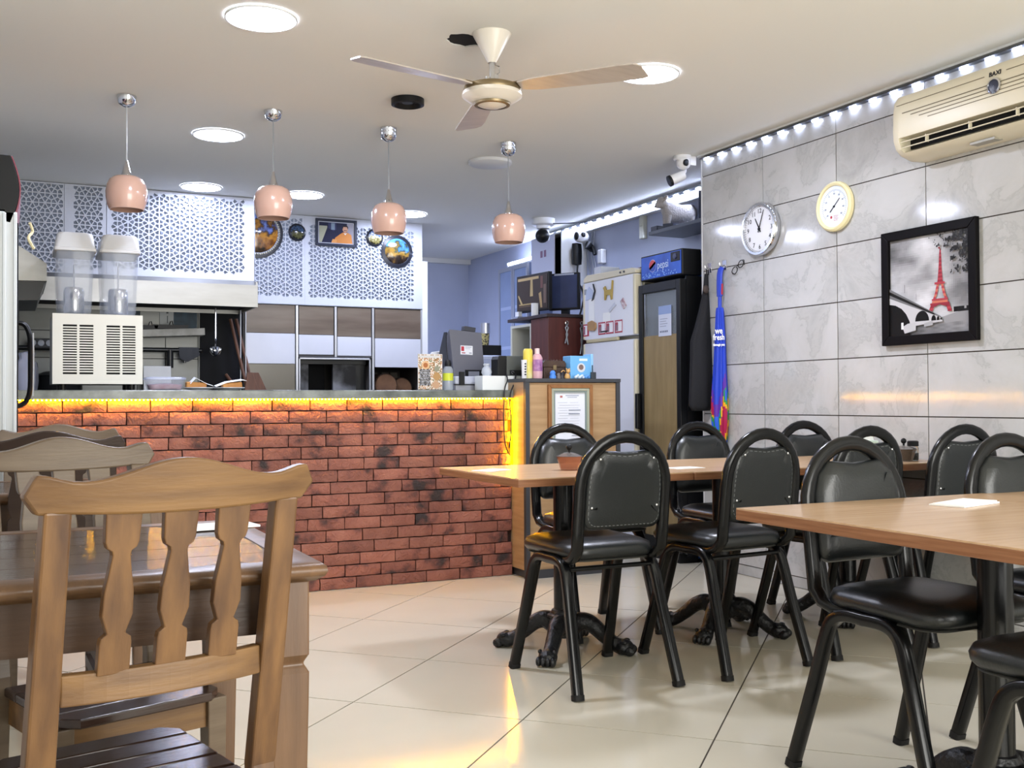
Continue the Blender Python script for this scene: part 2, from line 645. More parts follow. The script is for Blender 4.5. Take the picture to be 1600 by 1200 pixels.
def brick_mat():
    m = bpy.data.materials.new('rustic_red_brick')
    m.use_nodes = True
    nt = m.node_tree
    n = nt.nodes
    p = n['Principled BSDF']
    p.inputs['Roughness'].default_value = 0.75
    geo = n.new('ShaderNodeNewGeometry')
    oi = n.new('ShaderNodeObjectInfo')
    nz = n.new('ShaderNodeTexNoise')
    nz.inputs['Scale'].default_value = 6.5
    nz.inputs['Detail'].default_value = 5
    mu = n.new('ShaderNodeMath')
    mu.operation = 'MULTIPLY'
    mu.inputs[1].default_value = 23.0
    nt.links.new(oi.outputs['Random'], mu.inputs[0])
    av = n.new('ShaderNodeVectorMath')
    nt.links.new(geo.outputs['Position'], av.inputs[0])
    nt.links.new(mu.outputs[0], av.inputs[1])
    nt.links.new(av.outputs[0], nz.inputs['Vector'])
    cr = n.new('ShaderNodeValToRGB')
    e = cr.color_ramp.elements
    e[0].position, e[0].color = 0.33, lin('#332826')
    e[1].position, e[1].color = 0.70, lin('#996351')
    k = e.new(0.46)
    k.color = lin('#865243')
    k = e.new(0.40)
    k.color = lin('#6a4037')
    nt.links.new(nz.outputs[0], cr.inputs[0])
    hs = n.new('ShaderNodeHueSaturation')
    mr = n.new('ShaderNodeMapRange')
    mr.inputs[3].default_value = 0.78
    mr.inputs[4].default_value = 1.2
    nt.links.new(oi.outputs['Random'], mr.inputs[0])
    nt.links.new(mr.outputs[0], hs.inputs['Value'])
    nt.links.new(cr.outputs[0], hs.inputs['Color'])
    nt.links.new(hs.outputs[0], p.inputs['Base Color'])
    nb = n.new('ShaderNodeTexNoise')
    nb.inputs['Scale'].default_value = 26
    nb.inputs['Detail'].default_value = 7
    nb.inputs['Distortion'].default_value = 1.5
    nt.links.new(geo.outputs['Position'], nb.inputs['Vector'])
    bp = n.new('ShaderNodeBump')
    bp.inputs['Strength'].default_value = 0.6
    bp.inputs['Distance'].default_value = 0.02
    nt.links.new(nb.outputs[0], bp.inputs['Height'])
    nt.links.new(bp.outputs[0], p.inputs['Normal'])
    return m


M_brick = brick_mat()


def brick_mesh(L, H, seed):
    nx, nz = 6, 2
    b = MB()
    rnd = random.Random(seed)
    idx = {}
    vs = []
    for i in range(nx + 1):
        for j in range(nz + 1):
            edge = i in (0, nx) or j in (0, nz)
            y = -0.010 + (0.005 if edge else 0) - rnd.random() * 0.006
            if (i in (0, nx)) and (j in (0, nz)):
                y += 0.003
            vs.append(((i / nx - 0.5) * L + rnd.uniform(-.0012, .0012), y, (j / nz - 0.5) * H + rnd.uniform(-.0012, .0012)))
            idx[i, j] = len(vs) - 1
    fs = [(idx[i, j], idx[i + 1, j], idx[i + 1, j + 1], idx[i, j + 1]) for i in range(nx) for j in range(nz)]
    per = [(i, 0) for i in range(nx)] + [(nx, j) for j in range(nz)] + [(i, nz) for i in range(nx, 0, -1)] + [(0, j) for j in range(nz, 0, -1)]
    base = len(vs)
    for q in per:
        x, y, z = vs[idx[q]]
        vs.append((x, 0.013, z))
    for k in range(len(per)):
        k2 = (k + 1) % len(per)
        fs.append((idx[per[k]], base + k, base + k2, idx[per[k2]]))
    return b.add(vs, fs)


variants = [brick_mesh(0.2050, 0.0608, s).build('brick', M_brick, counter, True, ang=35) for s in range(7)]
used = set()
rowh = 1.07 / 16
for r in range(16):
    z = 1.07 - (r + 0.5) * rowh
    off = (0.5 if r % 2 else 0.0) * 0.211 + random.uniform(-0.035, 0.035)
    x = CX1 - (0.211 if r % 2 == 0 else 0.211) + off
    xs = []
    x = CX1 + off - 0.0
    while x > CX0:
        xs.append((x - 0.211, x))
        x -= 0.211
    for a, c in xs:
        a2, c2 = max(a, CX0), min(c, CX1)
        if c2 - a2 < 0.03:
            continue
        cx = (a2 + c2) / 2 - OX
        dy = CY - OY + random.uniform(-0.002, 0.002)
        if c2 - a2 > 0.209:
            k = random.randrange(7)
            if k not in used:
                used.add(k)
                variants[k].location = (cx, dy, z)
            else:
                share(variants[k], 'brick', (cx, dy, z), counter)
        else:
            o = brick_mesh(c2 - a2 - 0.006, 0.0608, r + 50).build('brick', M_brick, counter, True, ang=35, loc=(cx, dy, z))
M_slab = mat('dark_green_stone', '#454a46', 0.25, col2='#6e746e', scale=9, detail=8)
tag(MB().box(CX0, 5.682, 1.0705, CX1 - 0.001, 6.35, 1.118).build('countertop', M_slab, bevel=0.004), 'long dark green stone countertop over the brick counter', 'countertop')
M_amber = mat('lit_amber_led', '#ffb400', 0.5, emit=AMBER_STRENGTH)
M_amberdot = mat('lit_amber_dot', '#ffe08a', 0.5, emit=40)
t = thing('led_strip', 'amber LED strip glowing under the stone countertop edge', 'light strip', (1.0, 5.7, 1.0635))
MB().box(-1.7, -0.010, 0.003, 1.72, -0.006, 0.0065).build('tape', M_amber, t)
b = MB()
for k in range(170):
    b.box(-1.69 + k * 0.02, -0.014, 0.001, -1.684 + k * 0.02, -0.0102, 0.005)
o = b.build('led_beads', M_amberdot, t)
o['kind'] = 'stuff'
t = thing('led_strip', 'upright amber LED strip at the right end of the bricks', 'light strip', (2.728, 5.70, 0.75))
MB().box(-0.004, -0.004, -0.09, 0.004, 0.004, 0.30).build('tape', M_amber, t)
MB().tube([(0, 0, -0.09), (-0.006, -0.012, -0.14), (0.004, -0.02, -0.16), (0.012, -0.012, -0.12)], 0.004, 6).build('loose_end', M_amber, t, True)
# ================================================================== PENDANTS AND FAN
M_peach = mat('peach_ceramic', '#c4a08f', 0.22, coat=0.4)
M_cord = mat('clear_cord', '#b9bcbd', 0.4)
M_bulb = mat('bulb_glass', '#e8e2d6', 0.2)
pl = ['peach ceramic pendant lamp above the drink dispenser, leftmost of four',
      'peach ceramic pendant lamp before the hood panel corner, second from left',
      'peach ceramic pendant lamp covering part of the round landscape plate, third from left',
      'peach ceramic pendant lamp nearest the fridges, rightmost of four']
shade_prof = [(0.0005, 0.172), (0.028, 0.172), (0.062, 0.166), (0.082, 0.152), (0.095, 0.125), (0.101, 0.09), (0.100, 0.06), (0.094, 0.028), (0.084, 0.0),
              (0.080, 0.0), (0.090, 0.03), (0.095, 0.06), (0.096, 0.09), (0.090, 0.122), (0.078, 0.146), (0.06, 0.158), (0.0005, 0.164)]
p0 = None
for (px, py, zb), lb in zip(((0.519, 5.593, 2.03), (1.253, 5.552, 2.033), (1.927, 5.631, 2.008), (2.692, 5.654, 2.006)), pl):
    if p0 is None:
        p0 = thing('pendant_lamp', lb, 'pendant lamp', (px, py, zb), 0, 'pendant lamps over the counter')
        MB().lathe(shade_prof, 36).build('lamp_shade', M_peach, p0, True, ang=60)
        MB().lathe([(0.026, 0.17), (0.026, 0.18), (0.018, 0.2), (0.010, 0.235), (0.006, 0.25)], 16).build('socket', M_chrome, p0, True)
        MB().ball((0, 0, 0.085), 0.032, 8).build('bulb', M_bulb, p0, True)
    else:
        t = copy_tree(p0, lb, (px, py, zb))
        p0_ = t
    t = p0 if px == 0.519 else p0_
    top = ZC - zb
    MB().cyl(0, 0, 0.245, top - 0.05, 0.0035, 8).build('cord', M_cord, t, True)
    MB().lathe([(0.006, -0.058), (0.02, -0.054), (0.038, -0.042), (0.046, -0.02), (0.048, -0.001)], 24).build('ceiling_rose', M_chrome, t, True, loc=(0, 0, top))

fan = thing('ceiling_fan', 'white three-bladed ceiling fan hanging from the ceiling', 'fan', (1.83, 4.0, 2.3))
M_fanw = mat('fan_white', '#dcd5c8', 0.35)
M_brass = mat('aged_brass', '#857558', 0.4, 0.7)
MB().lathe([(0.018, 0.185), (0.02, 0.19), (0.082, 0.305), (0.082, 0.309)], 28).build('canopy', M_fanw, fan, True)
MB().cyl(0, 0, 0.10, 0.19, 0.012).build('downrod', M_chrome, fan, True)
b = MB().cyl(0.016, 0, 0.095, 0.135, 0.014).cyl(-0.018, 0.004, 0.095, 0.125, 0.011)
b.tube([(0.012, 0, 0.13), (0.035, 0, 0.15), (0.035, 0, 0.175), (0.012, 0, 0.18)], 0.003, 6)
b.build('capacitor', M_chrome, fan, True)
MB().lathe([(0.02, 0.098), (0.085, 0.094), (0.118, 0.082), (0.123, 0.066), (0.12, 0.058)], 32).build('motor_top', M_brass, fan, True)
MB().lathe([(0.0005, 0.006), (0.06, 0.008), (0.1, 0.022), (0.128, 0.042), (0.125, 0.058), (0.1, 0.06)], 32).build('motor_housing', M_fanw, fan, True)
MB().lathe([(0.062, 0.002), (0.076, 0.004), (0.078, 0.013), (0.062, 0.010)], 32, cap=False).build('trim_ring', M_brass, fan, True)
MB().lathe([(0.0005, -0.006), (0.04, -0.003), (0.062, 0.005)], 24).build('bottom_cap', M_fanw, fan, True)
M_blade = mat('fan_blade', '#bcb2a8', 0.3, col2='#aea49a', scale=5, stretch=(1, 6, 1))
for k, an in enumerate((192.5, -46.5, 76)):
    R = Matrix.Rotation(math.radians(an), 4, 'Z') @ Matrix.Translation((0, 0, 0.075)) @ Matrix.Rotation(math.radians(-10), 4, 'X')
    out = [(0.125, -0.035), (0.2, -0.052), (0.56, -0.07), (0.63, -0.066), (0.655, -0.045), (0.665, 0.05), (0.64, 0.062), (0.56, 0.062), (0.2, 0.05), (0.125, 0.032)]
    bl = MB().prism(out, -0.003, 0.003, M=R).build('blade', M_blade, fan)
    MB().prism([(0.085, -0.025), (0.16, -0.034), (0.185, -0.02), (0.185, 0.02), (0.16, 0.034), (0.085, 0.025)], 0.003, 0.008, M=R).build('blade_iron', M_brass, bl)

# ================================================================== BLACK BANQUET CHAIRS
M_tube = mat('black_enamel_tube', '#0b0c0d', 0.22, spec=0.4)
M_foot = mat('rubber_foot', '#101010', 0.7)
M_nail = mat('steel_nail', '#e6e8ea', 0.2, 1.0)
M_stitch = mat('grey_staple_line', '#6d7070', 0.5)
M_lining = mat('torn_lining', '#55554f', 0.9)


def bez(pts, n=6):
    """smooth polyline through pts (Catmull-Rom)"""
    P = [Vector(p) for p in pts]
    out = []
    for i in range(len(P) - 1):
        p0, p1, p2, p3 = P[max(i - 1, 0)], P[i], P[i + 1], P[min(i + 2, len(P) - 1)]
        for k in range(n):
            t = k / n
            out.append(0.5 * ((2 * p1) + (p2 - p0) * t + (2 * p0 - 5 * p1 + 4 * p2 - p3) * t * t + (3 * p1 - p0 - 3 * p2 + p3) * t ** 3))
    out.append(P[-1])
    return out


def yb(z):
    return -0.19 - (z - 0.48) * 0.12


def make_chair():
    t = thing('banquet_chair', 'x', 'chair', (0, 0, 0), 0, 'black banquet chairs')
    for s in (-1, 1):
        for e in (-1, 1):
            path = bez([(s * .186, 0, .463), (s * .186, e * .065, .463), (s * .187, e * .108, .447), (s * .190, e * .137, .402), (s * .198, e * .185, .24), (s * .212, e * .255, .012)], 4)
            lg = MB().tube(path, (.0185, .0168, 0.32), 8, upv=(1, 0, 0)).build('leg', M_tube, t, True, ang=60)
            MB().tube([(s * .2115, e * .2525, .02), (s * .2125, e * .257, .0005)], (.0202, .0185, 0.32), 8, upv=(1, 0, 0)).build('foot_cap', M_foot, lg, True, ang=60)
    MB().tube([(-.186, -.128, .437), (.186, -.128, .437)], 0.009, 8).build('stretcher', M_tube, t, True)
    # bent back loop
    path = [(-.120, -.02, .470), (-.155, -.06, .468), (-.172, -.125, .470), (-.177, -.165, .482), (-.1785, yb(.51) - .002, .515)]
    path += [(-.1795, yb(z), z) for z in (.58, .66, .73)]
    for k in range(1, 16):
        a = PI - PI * k / 16
        z = .735 + .186 * math.sin(a)
        path.append((.1795 * math.cos(a), yb(z), z))
    path += [(.1795, yb(z), z) for z in (.73, .66, .58)]
    path += [(.1785, yb(.51) - .002, .515), (.177, -.165, .482), (.172, -.125, .470), (.155, -.06, .468), (.120, -.02, .470)]
    MB().tube(path, (.0155, .023, 0.7), 10).build('back_frame', M_tube, t, True, ang=60)
    # padded back
    def outline(inset, n=0):
        pts = []
        hw = .1635 - inset
        zb, zt = .585 + inset, .874 - inset
        r = .035
        for k in range(5):
            a = PI + (PI / 2) * k / 4
            pts.append((-hw + r + r * math.cos(a), zb + r + r * math.sin(a)))
        for k in range(5):
            a = 1.5 * PI + (PI / 2) * k / 4
            pts.append((hw - r + r * math.cos(a), zb + r + r * math.sin(a)))
        right = [(hw, .66), (hw, .735), (hw * .97, .785), (hw * .87, .835), (hw * .72, zt - .017), (hw * .62, zt - .002)]
        pts += right
        pts += [(hw * .3, zt - .006), (0, zt - .010), (-hw * .3, zt - .006)]
        pts += [(-x, z) for x, z in right[::-1]]
        return pts
    def ring(inset, dy):
        return [(x, yb(z) + dy, z) for x, z in outline(inset)]
    MB().loft([ring(.002, -.004), ring(-.001, .006), ring(.004, .022), ring(.022, .036), ring(.05, .042)]).build('back_pad', M_leather, t, True, ang=70)
    bp = MB().loft([ring(.05, -.019), ring(.016, -.016), ring(.006, -.012), ring(.004, -.004)]).build('back_panel', M_leather, t, True, ang=70)
    sb, pts = MB(), ring(.015, -.0160)
    for i in range(len(pts)):
        A, B_ = Vector(pts[i]), Vector(pts[(i + 1) % len(pts)])
        m_ = max(1, int((B_ - A).length / .016))
        for q in range(m_):
            sb.tube([A.lerp(B_, (q + .2) / m_), A.lerp(B_, (q + .75) / m_)], .0015, 4)
    sb.build('stitching', M_stitch, bp, True)
    for x, z in ((-.112, .842), (.112, .842), (-.137, .668), (.137, .668)):
        MB().ball((x, yb(z) - .018, z), .0055, 6).build('nail', M_nail, bp, True)
    # seat
    def sring(ins, z, cz=0.0):
        out = []
        for x, y, _ in rrect(.40 - 2 * ins, .42 - 2 * ins, .075 - ins * .5, 0, 5, 0, .035):
            k = 1.0 - 0.10 * max(0, (.035 - y) / .21)
            out.append((x * k, y, z))
        return out
    MB().loft([sring(.035, .474), sring(.010, .476), sring(.0, .488), sring(-.002, .502), sring(.006, .520), sring(.035, .533), sring(.09, .540)]).build('seat', M_leather, t, True, ang=70)
    MB().loft([sring(.03, .4735), sring(.012, .468), sring(.03, .4625)]).build('seat_underside', M_lining, t, True)
    return t


ch0 = make_chair()
chairs = [
    (2.00, 3.465, 0, 'black banquet chair with studded back to camera, at the left end of the row'),
    (2.605, 3.46, 5, 'black banquet chair with studded back to camera, second along the row of tables'),
    (3.20, 3.50, 2, 'black banquet chair with studded back to camera, half hidden behind the large near chair'),
    (3.735, 3.47, -2, 'black banquet chair with studded back to camera, nearest the tiled wall'),
    (2.42, 4.215, 180, 'black banquet chair facing us in front of the framed certificate'),
    (3.19, 4.2, 181, 'black banquet chair facing us in front of the display fridge'),
    (3.74, 4.03, 180, 'black banquet chair facing us below the wall clock, against the tiles'),
    (2.24, 2.115, 181, 'large near black banquet chair facing us at the near table corner'),
    (2.85, 2.075, 179, 'near black banquet chair facing us, cut by the right edge of the photo'),
    (2.055, 1.40, 1, 'black banquet chair with torn seat edge in the bottom right corner'),
]
first = True
for x, y, r, lb in chairs:
    if first:
        ch0.location, ch0.rotation_euler, ch0['label'] = (x, y, 0), (0, 0, math.radians(r)), lb
        first = False
    else:
        copy_tree(ch0, lb, (x, y, 0), math.radians(r))

# ================================================================== LAMINATE TABLES ON CAST PEDESTALS
M_lam = mat('beech_laminate', '#cdac88', 0.22, col2='#bf9d79', scale=3.5, stretch=(1.2, 16, 16), detail=7, lo=0.3, hi=0.7)
M_edge = mat('brown_edge_band', '#96694a', 0.4, col2='#7f5336', scale=5, stretch=(1, 1, 30), detail=5)
M_cast = mat('cast_iron', '#141517', 0.36, bump=0.9, bscale=45)


def make_table(w, d, label, loc, rz=0, pole=(0, 0), prot=45):
    t = thing('dining_table', label, 'table', loc, math.radians(rz), 'laminate dining tables')
    MB().box(-w / 2 + .001, -d / 2 + .001, .756, w / 2 - .001, d / 2 - .001, .760).build('table_top', M_lam, t)
    MB().box(-w / 2, -d / 2, .728, w / 2, d / 2, .756).build('top_core', M_edge, t, bevel=.0015)
    px, py = pole
    MB().cyl(px, py, .15, .715, .042, 24).build('pole', M_tube, t, True)
    b = MB()
    for a in (0, PI / 2):
        b.box(-.3, -.02, .712, .3, .02, .728, Matrix.Translation((px, py, 0)) @ Matrix.Rotation(a, 4, 'Z'))
    b.build('top_bracket', M_tube, t, bevel=.002)
    T = Matrix.Translation((px, py, 0))
    MB().lathe([(.02, .055), (.035, .06), (.05, .075), (.062, .10), (.06, .135), (.072, .145), (.072, .155), (.058, .16), (.05, .175), (.042, .178)], 20, T).build('base_hub', M_cast, t, True)
    for k in range(4):
        a = math.radians(prot) + PI / 2 * k
        R = T @ Matrix.Rotation(a, 4, 'Z')
        b = MB()
        b.tube(bez([(.03, 0, .10), (.075, 0, .128), (.12, 0, .118), (.17, 0, .078), (.215, 0, .045), (.25, 0, .032)], 4), [.040, .040, .040, .040, .039, .038, .037, .036, .035, .034, .033, .032, .032, .031, .030, .030, .030, .031, .032, .033, .033], 8, M=R)
        for q in range(6):
            s_ = .10 + q * .02
            b.ball((s_, 0, .148 - max(0, s_ - .1) * .85), .011, 5, (1, .8, .7), R)
        b.ball((.255, 0, .033), .040, 8, (1.1, 1.0, .82), R)
        for yy in (-.029, -.010, .010, .029):
            b.ball((.284, yy, .021), .0165, 6, (1.4, .78, 1.2), R)
            b.ball((.262, yy * 1.05, .056), .011, 5, (1.3, .8, .8), R)
        b.build('claw_foot', M_cast, t, True, ang=70)
    return t


make_table(.788, .80, 'laminate table beside the brick counter, with the glass bowl on it', (2.096, 3.90, 0), 0, (-.0, -.02), 47)
make_table(.788, .80, 'laminate table in the middle of the row by the wall', (2.888, 3.89, 0), 0, (.02, -.02), 35)
make_table(.672, .74, 'laminate table pushed against the grey tiled wall', (3.622, 3.85, 0), 0, (.03, .02), 45)
make_table(.79, .90, 'near laminate table with a white napkin, its corner towards us', (2.155, 1.83, 0), 0, (.045, -.007), 10)
make_table(.79, .90, 'near laminate table at the right edge, joined to the napkin table', (2.948, 1.83, 0), 0, (.0, -.04), 45)

# things on the tables
tag(MB().box(-.10, -.05, 0, .10, .05, .004).box(-.095, -.048, .004, .10, .046, .007, Matrix.Rotation(.06, 4, 'Z')).build('napkin', M_paper, loc=(2.37, 2.06, .7605), rot=(0, 0, .25)), 'folded white paper napkin on the near laminate table', 'napkin')
tag(MB().box(-.075, -.05, 0, .075, .05, .002).build('paper_slip', M_paper, loc=(1.82, 4.0, .7603), rot=(0, 0, .5)), 'white paper slip lying at the left end of the first table', 'paper')
tag(MB().box(-.075, -.05, 0, .075, .05, .002).build('paper_slip', M_paper, loc=(2.6, 3.72, .7603), rot=(0, 0, .1)), 'white paper slip lying where the first two tables meet', 'paper')
M_amberglass = mat('amber_glass', '#b9785a', 0.06, ior=1.3, alpha=.5)
M_lidglass = mat('clear_lid', '#cfc9c4', 0.05, trans=0.85, ior=1.3)


def bowl(label, x, y, z, m, s=1.0):
    t = thing('lidded_bowl', label, 'bowl', (x, y, z))
    MB().lathe([(.0005, 0), (.04 * s, 0), (.058 * s, .055 * s), (.062 * s, .06 * s), (.058 * s, .06 * s), (.054 * s, .054 * s), (.037 * s, .005 * s), (.0005, .005 * s)], 8).build('bowl', m, t)
    MB().lathe([(.065 * s, .061 * s), (.03 * s, .074 * s), (.008 * s, .078 * s)], 8).build('lid', M_lidglass, t)
    MB().cyl(0, 0, .078 * s, .09 * s, .005 * s, 8).ball((0, 0, .10 * s), .014 * s, 8).build('knob', M_blackp, t, True)
    return t


bowl('amber glass lidded bowl with black knob on the first table', 2.115, 3.86, .7605, M_amberglass, .95)
bowl('grey glass lidded bowl with black knob on the wall table', 3.77, 3.62, .7605, mat('grey_glass', '#9a8d82', 0.06, trans=0.8, ior=1.3), .95)
M_glass = mat('clear_glass', '#dfe6ea', 0.03, trans=0.95, ior=1.3)
t = thing('pepper_shaker', 'small glass shaker with black cap beside the wall table bowl', 'shaker', (3.85, 3.64, .7605))
MB().lathe([(.0005, 0), (.024, 0), (.026, .01), (.026, .06), (.02, .068)], 16).build('jar', M_glass, t, True)
MB().lathe([(.022, .002), (.022, .035), (.0005, .036)], 14).build('pepper', mat('ground_pepper', '#8a7f5f', .9, col2='#5d553e', scale=90), t, True)
MB().lathe([(.026, .068), (.026, .09), (.02, .094), (.0005, .094)], 16).build('cap', M_blackp, t, True)
t = thing('napkin_box', 'pale green napkin box on the wall table', 'box', (3.87, 3.96, .7605))
M_pale = mat('pale_green_plastic', '#c9dccf', .4)
MB().box(-.05, -.035, 0, .05, .035, .085).build('body', M_pale, t, bevel=.006)
MB().prism([(-.04, .085), (.04, .085), (.03, .115), (-.02, .12)], -.012, .012, 'y').build('napkins', M_paper, t)

# ================================================================== WOODEN TABLES AND CHAIRS
def wood(name, a, b_, rough=.38, st=(14, 14, 1.3)):
    return mat(name, a, rough, col2=b_, scale=2.2, stretch=st, detail=6, lo=.3, hi=.72, bump=.06, bscale=14)


M_wv = wood('walnut_wood_upright', '#735332', '#48301f')
M_wh = wood('walnut_wood_rail', '#7d5d38', '#543b25', st=(1.3, 14, 14))
M_wd = wood('dark_walnut_plank', '#3b2a22', '#2c1f1a', .22, (1.2, 12, 12))
M_wt = wood('dark_walnut_top', '#4a3a33', '#3a2c27', .16, (1.2, 12, 12))
M_wgrey = wood('grey_brown_wood', '#6b5c4b', '#544536', st=(1.3, 14, 14))  # greyer brown for the two chairs facing us
M_wdark = wood('dark_walnut_back', '#33241c', '#281b16', st=(1.3, 14, 14))
M_wap = wood('dark_apron', '#4d3828', '#3d2b1f', st=(1.3, 14, 14))
M_wr = wood('brown_leg', '#684c33', '#503823')


def make_wood_chair():
    """faces +y, origin on the floor below the seat centre"""
    t = thing('wooden_chair', 'x', 'chair', (0, 0, 0), 0, 'wooden slat-back chairs')
    def by(z):          # back rake
        return -.200 - max(0, z - .45) * .21
    # crest rail: shaped outline, slightly hollowed in plan
    top = []
    N = 28
    for k in range(N + 1):
        u = -1 + 2 * k / N
        a = abs(u)
        if a < .66:
            z = .940 + .030 * (0.5 + 0.5 * math.cos(PI * a / .66))
        elif a < .93:
            z = .940 + .012 * (0.5 - 0.5 * math.cos(PI * (a - .66) / .27))
        else:
            z = .952 - .03 * ((a - .93) / .07) ** 2
        top.append((u * .220, z))
    bot = []
    for k in range(N + 1):
        u = -1 + 2 * k / N
        a = abs(u)
        z = .895 if a > .80 else .895 - .006 * (1 - (a / .8) ** 2)
        bot.append((u * (.201 if a > .9 else .204), z))
    def cy(x):
        return .018 * (1 - (x / .21) ** 2) * -1
    rings = []
    for (xt, zt), (xb, zb) in zip(top, bot):
        c = cy(xt)
        rings.append([(xt, by(zt) + c - .013, zt), (xt, by(zt) + c + .013, zt), (xb, by(zb) + c + .013, zb), (xb, by(zb) + c - .013, zb)])
    MB().loft(rings).build('crest_rail', M_wh, t, True, bevel=.004, ang=35)
    # posts run down into the rear legs
    for s in (-1, 1):
        ps = []
        for z, w in ((.899, .019), (.70, .0205), (.45, .022), (.20, .021), (0, .019)):
            y = by(z) if z >= .45 else -.200 - (.45 - z) * .06
            x = s * (.174 + (.875 - z) * .006)
            ps.append([(x - w, y - .016, z), (x + w, y - .016, z), (x + w, y + .016, z), (x - w, y + .016, z)])
        MB().loft(ps[::-1]).build('back_post', M_wv, t, bevel=.004)
    # three shaped splats
    prof = [(.0, .0235), (.19, .0235), (.225, .022), (.25, .0135), (.28, .016), (.36, .0225), (.50, .0215), (.62, .0165), (.72, .013), (.745, .0145), (.765, .0215), (.80, .0245), (1.0, .0265)]
    for q in (-1, 0, 1):
        lf, rg = [], []
        rings = []
        for f, hw in prof:
            z = .650 + f * (.900 - .650)
            xc = q * .084
            y = by(z) - .016 * (1 - (xc / .2) ** 2)
            rings.append([(xc - hw, y - .008, z), (xc + hw, y - .008, z), (xc + hw, y + .008, z), (xc - hw, y + .008, z)])
        MB().loft(rings).build('back_splat', M_wv, t, bevel=.002)
    # curved lower back rail
    rings = []
    for k in range(11):
        x = -.155 + .31 * k / 10
        y = by(.63) - .02 * (1 - (x / .155) ** 2)
        rings.append([(x, y - .011, .610), (x, y - .011, .656), (x, y + .011, .656), (x, y + .011, .610)])
    MB().loft(rings).build('lower_rail', M_wh, t, bevel=.003)
    # seat of planks on a frame
    for k in range(5):
        y0 = -.19 + k * .072
        w0 = .170
        pts = [(-w0, y0), (w0, y0), (w0, y0 + .068), (-w0, y0 + .068)]
        if k == 4:
            pts = [(-w0, y0), (w0, y0), (w0, y0 + .036), (w0 - .03, y0 + .068), (-w0 + .03, y0 + .068), (-w0, y0 + .036)]
        MB().prism(pts, .407, .427).build('seat_plank', M_wd, t, bevel=.004)
    MB().box(-.165, .110, .345, .165, .132, .407).build('front_apron', M_wh, t)
    for s in (-1, 1):
        MB().box(s * .150 - .01, -.2, .345, s * .150 + .01, .110, .407).build('side_apron', M_wh, t)
        b = MB().loft([[(s * .165 + sx * w_, .123 + sy * w_, z) for sx, sy in ((-1, -1), (1, -1), (1, 1), (-1, 1))] for z, w_ in ((0, .017), (.407, .022))])
        b.build('front_leg', M_wr, t, bevel=.003)
        MB().box(s * .152 - .008, -.2, .17, s * .152 + .008, .110, .205).build('side_stretcher', M_wr, t)
    return t


wc0 = make_wood_chair()
wlist = [
    (.158, 1.922, 13, 'wooden slat-back chair in the foreground with its back to us'),
    (.205, 2.43, 198, 'wooden slat-back chair facing us across the near wooden table'),
    (.085, 3.70, 2, 'dark wooden slat-back chair with its back to us at the far wooden table'),
    (.165, 4.12, 180, 'wooden slat-back chair facing us at the far wooden table, furthest from us'),
]
wc0.location, wc0.rotation_euler, wc0['label'] = (wlist[0][0], wlist[0][1], 0), (0, 0, math.radians(wlist[0][2])), wlist[0][3]
for x, y, r, lb in wlist[1:]:
    o = copy_tree(wc0, lb, (x, y, 0), math.radians(r))
    for ch in o.children:
        if ch.name.split('.')[0] in ('crest_rail', 'back_post', 'back_splat', 'lower_rail', 'side_stretcher', 'front_leg'):
            ch.material_slots[0].link = 'OBJECT'
            ch.material_slots[0].material = M_wdark if r == 2 else M_wgrey


def make_wood_table(label, loc, w, d):
    t = thing('wooden_table', label, 'table', loc, 0, 'dark wooden tables')
    x1, y1 = w / 2, d / 2
    n = 5
    for k in range(n):
        a, c = -y1 + .045 + (d - .09) * k / n, -y1 + .045 + (d - .09) * (k + 1) / n
        MB().box(-x1 + .045, a + .0008, .752, x1 - .045, c - .0008, .7785).build('top_plank', M_wt, t, bevel=.001, seg=1)
    # moulded rim
    prof = [(0, .752), (.008, .757), (.012, .765), (.010, .774), (.002, .7795), (-.046, .7795), (-.046, .748), (-.005, .748)]
    rings = []
    for sx, sy in ((1, 1), (-1, 1), (-1, -1), (1, -1)):
        rings.append([(sx * (x1 - .01 + q), sy * (y1 - .01 + q), z) for q, z in prof])
    rings.append(rings[0])
    MB().loft(rings, False, False).build('top_rim', M_wr, t, True, ang=50)
    for sy in (-1, 1):
        MB().box(-x1 + .06, sy * (y1 - .055) - .011, .66, x1 - .06, sy * (y1 - .055) + .011, .748).build('apron', M_wap, t)
    for sx in (-1, 1):
        MB().box(sx * (x1 - .055) - .011, -y1 + .06, .66, sx * (x1 - .055) + .011, y1 - .06, .748).build('apron', M_wr, t)
        for sy in (-1, 1):
            b = MB()
            prof = [(0, .024), (.55, .034), (.592, .0345), (.600, .030), (.606, .026), (.614, .030), (.622, .0345), (.748, .0345)]
            b.loft([[(sx * (x1 - .058) + qx * w_, sy * (y1 - .058) + qy * w_, z) for qx, qy in ((-1, -1), (1, -1), (1, 1), (-1, 1))] for z, w_ in prof])
            lg = b.build('leg', M_wr, t, bevel=.003)
    return t


make_wood_table('dark wooden table behind the foreground chair', (.085, 2.10, 0), .79, .74)
make_wood_table('far dark wooden table near the brick counter, mostly hidden by chairs', (.085, 3.77, 0), .79, .62)
tag(MB().box(-.09, -.05, 0, .09, .05, .004).build('napkin', M_paper, loc=(.39, 2.32, .781), rot=(0, 0, .15)), 'white paper napkin on the dark wooden table', 'napkin')
# ================================================================== THINGS ON THE TILED WALL
M_cream = mat('aged_cream_plastic', '#d6ceb6', 0.35)
M_cream2 = mat('cream_rim', '#e0d6a8', 0.35)
M_face = mat('clock_face', '#e9eaee', 0.3)

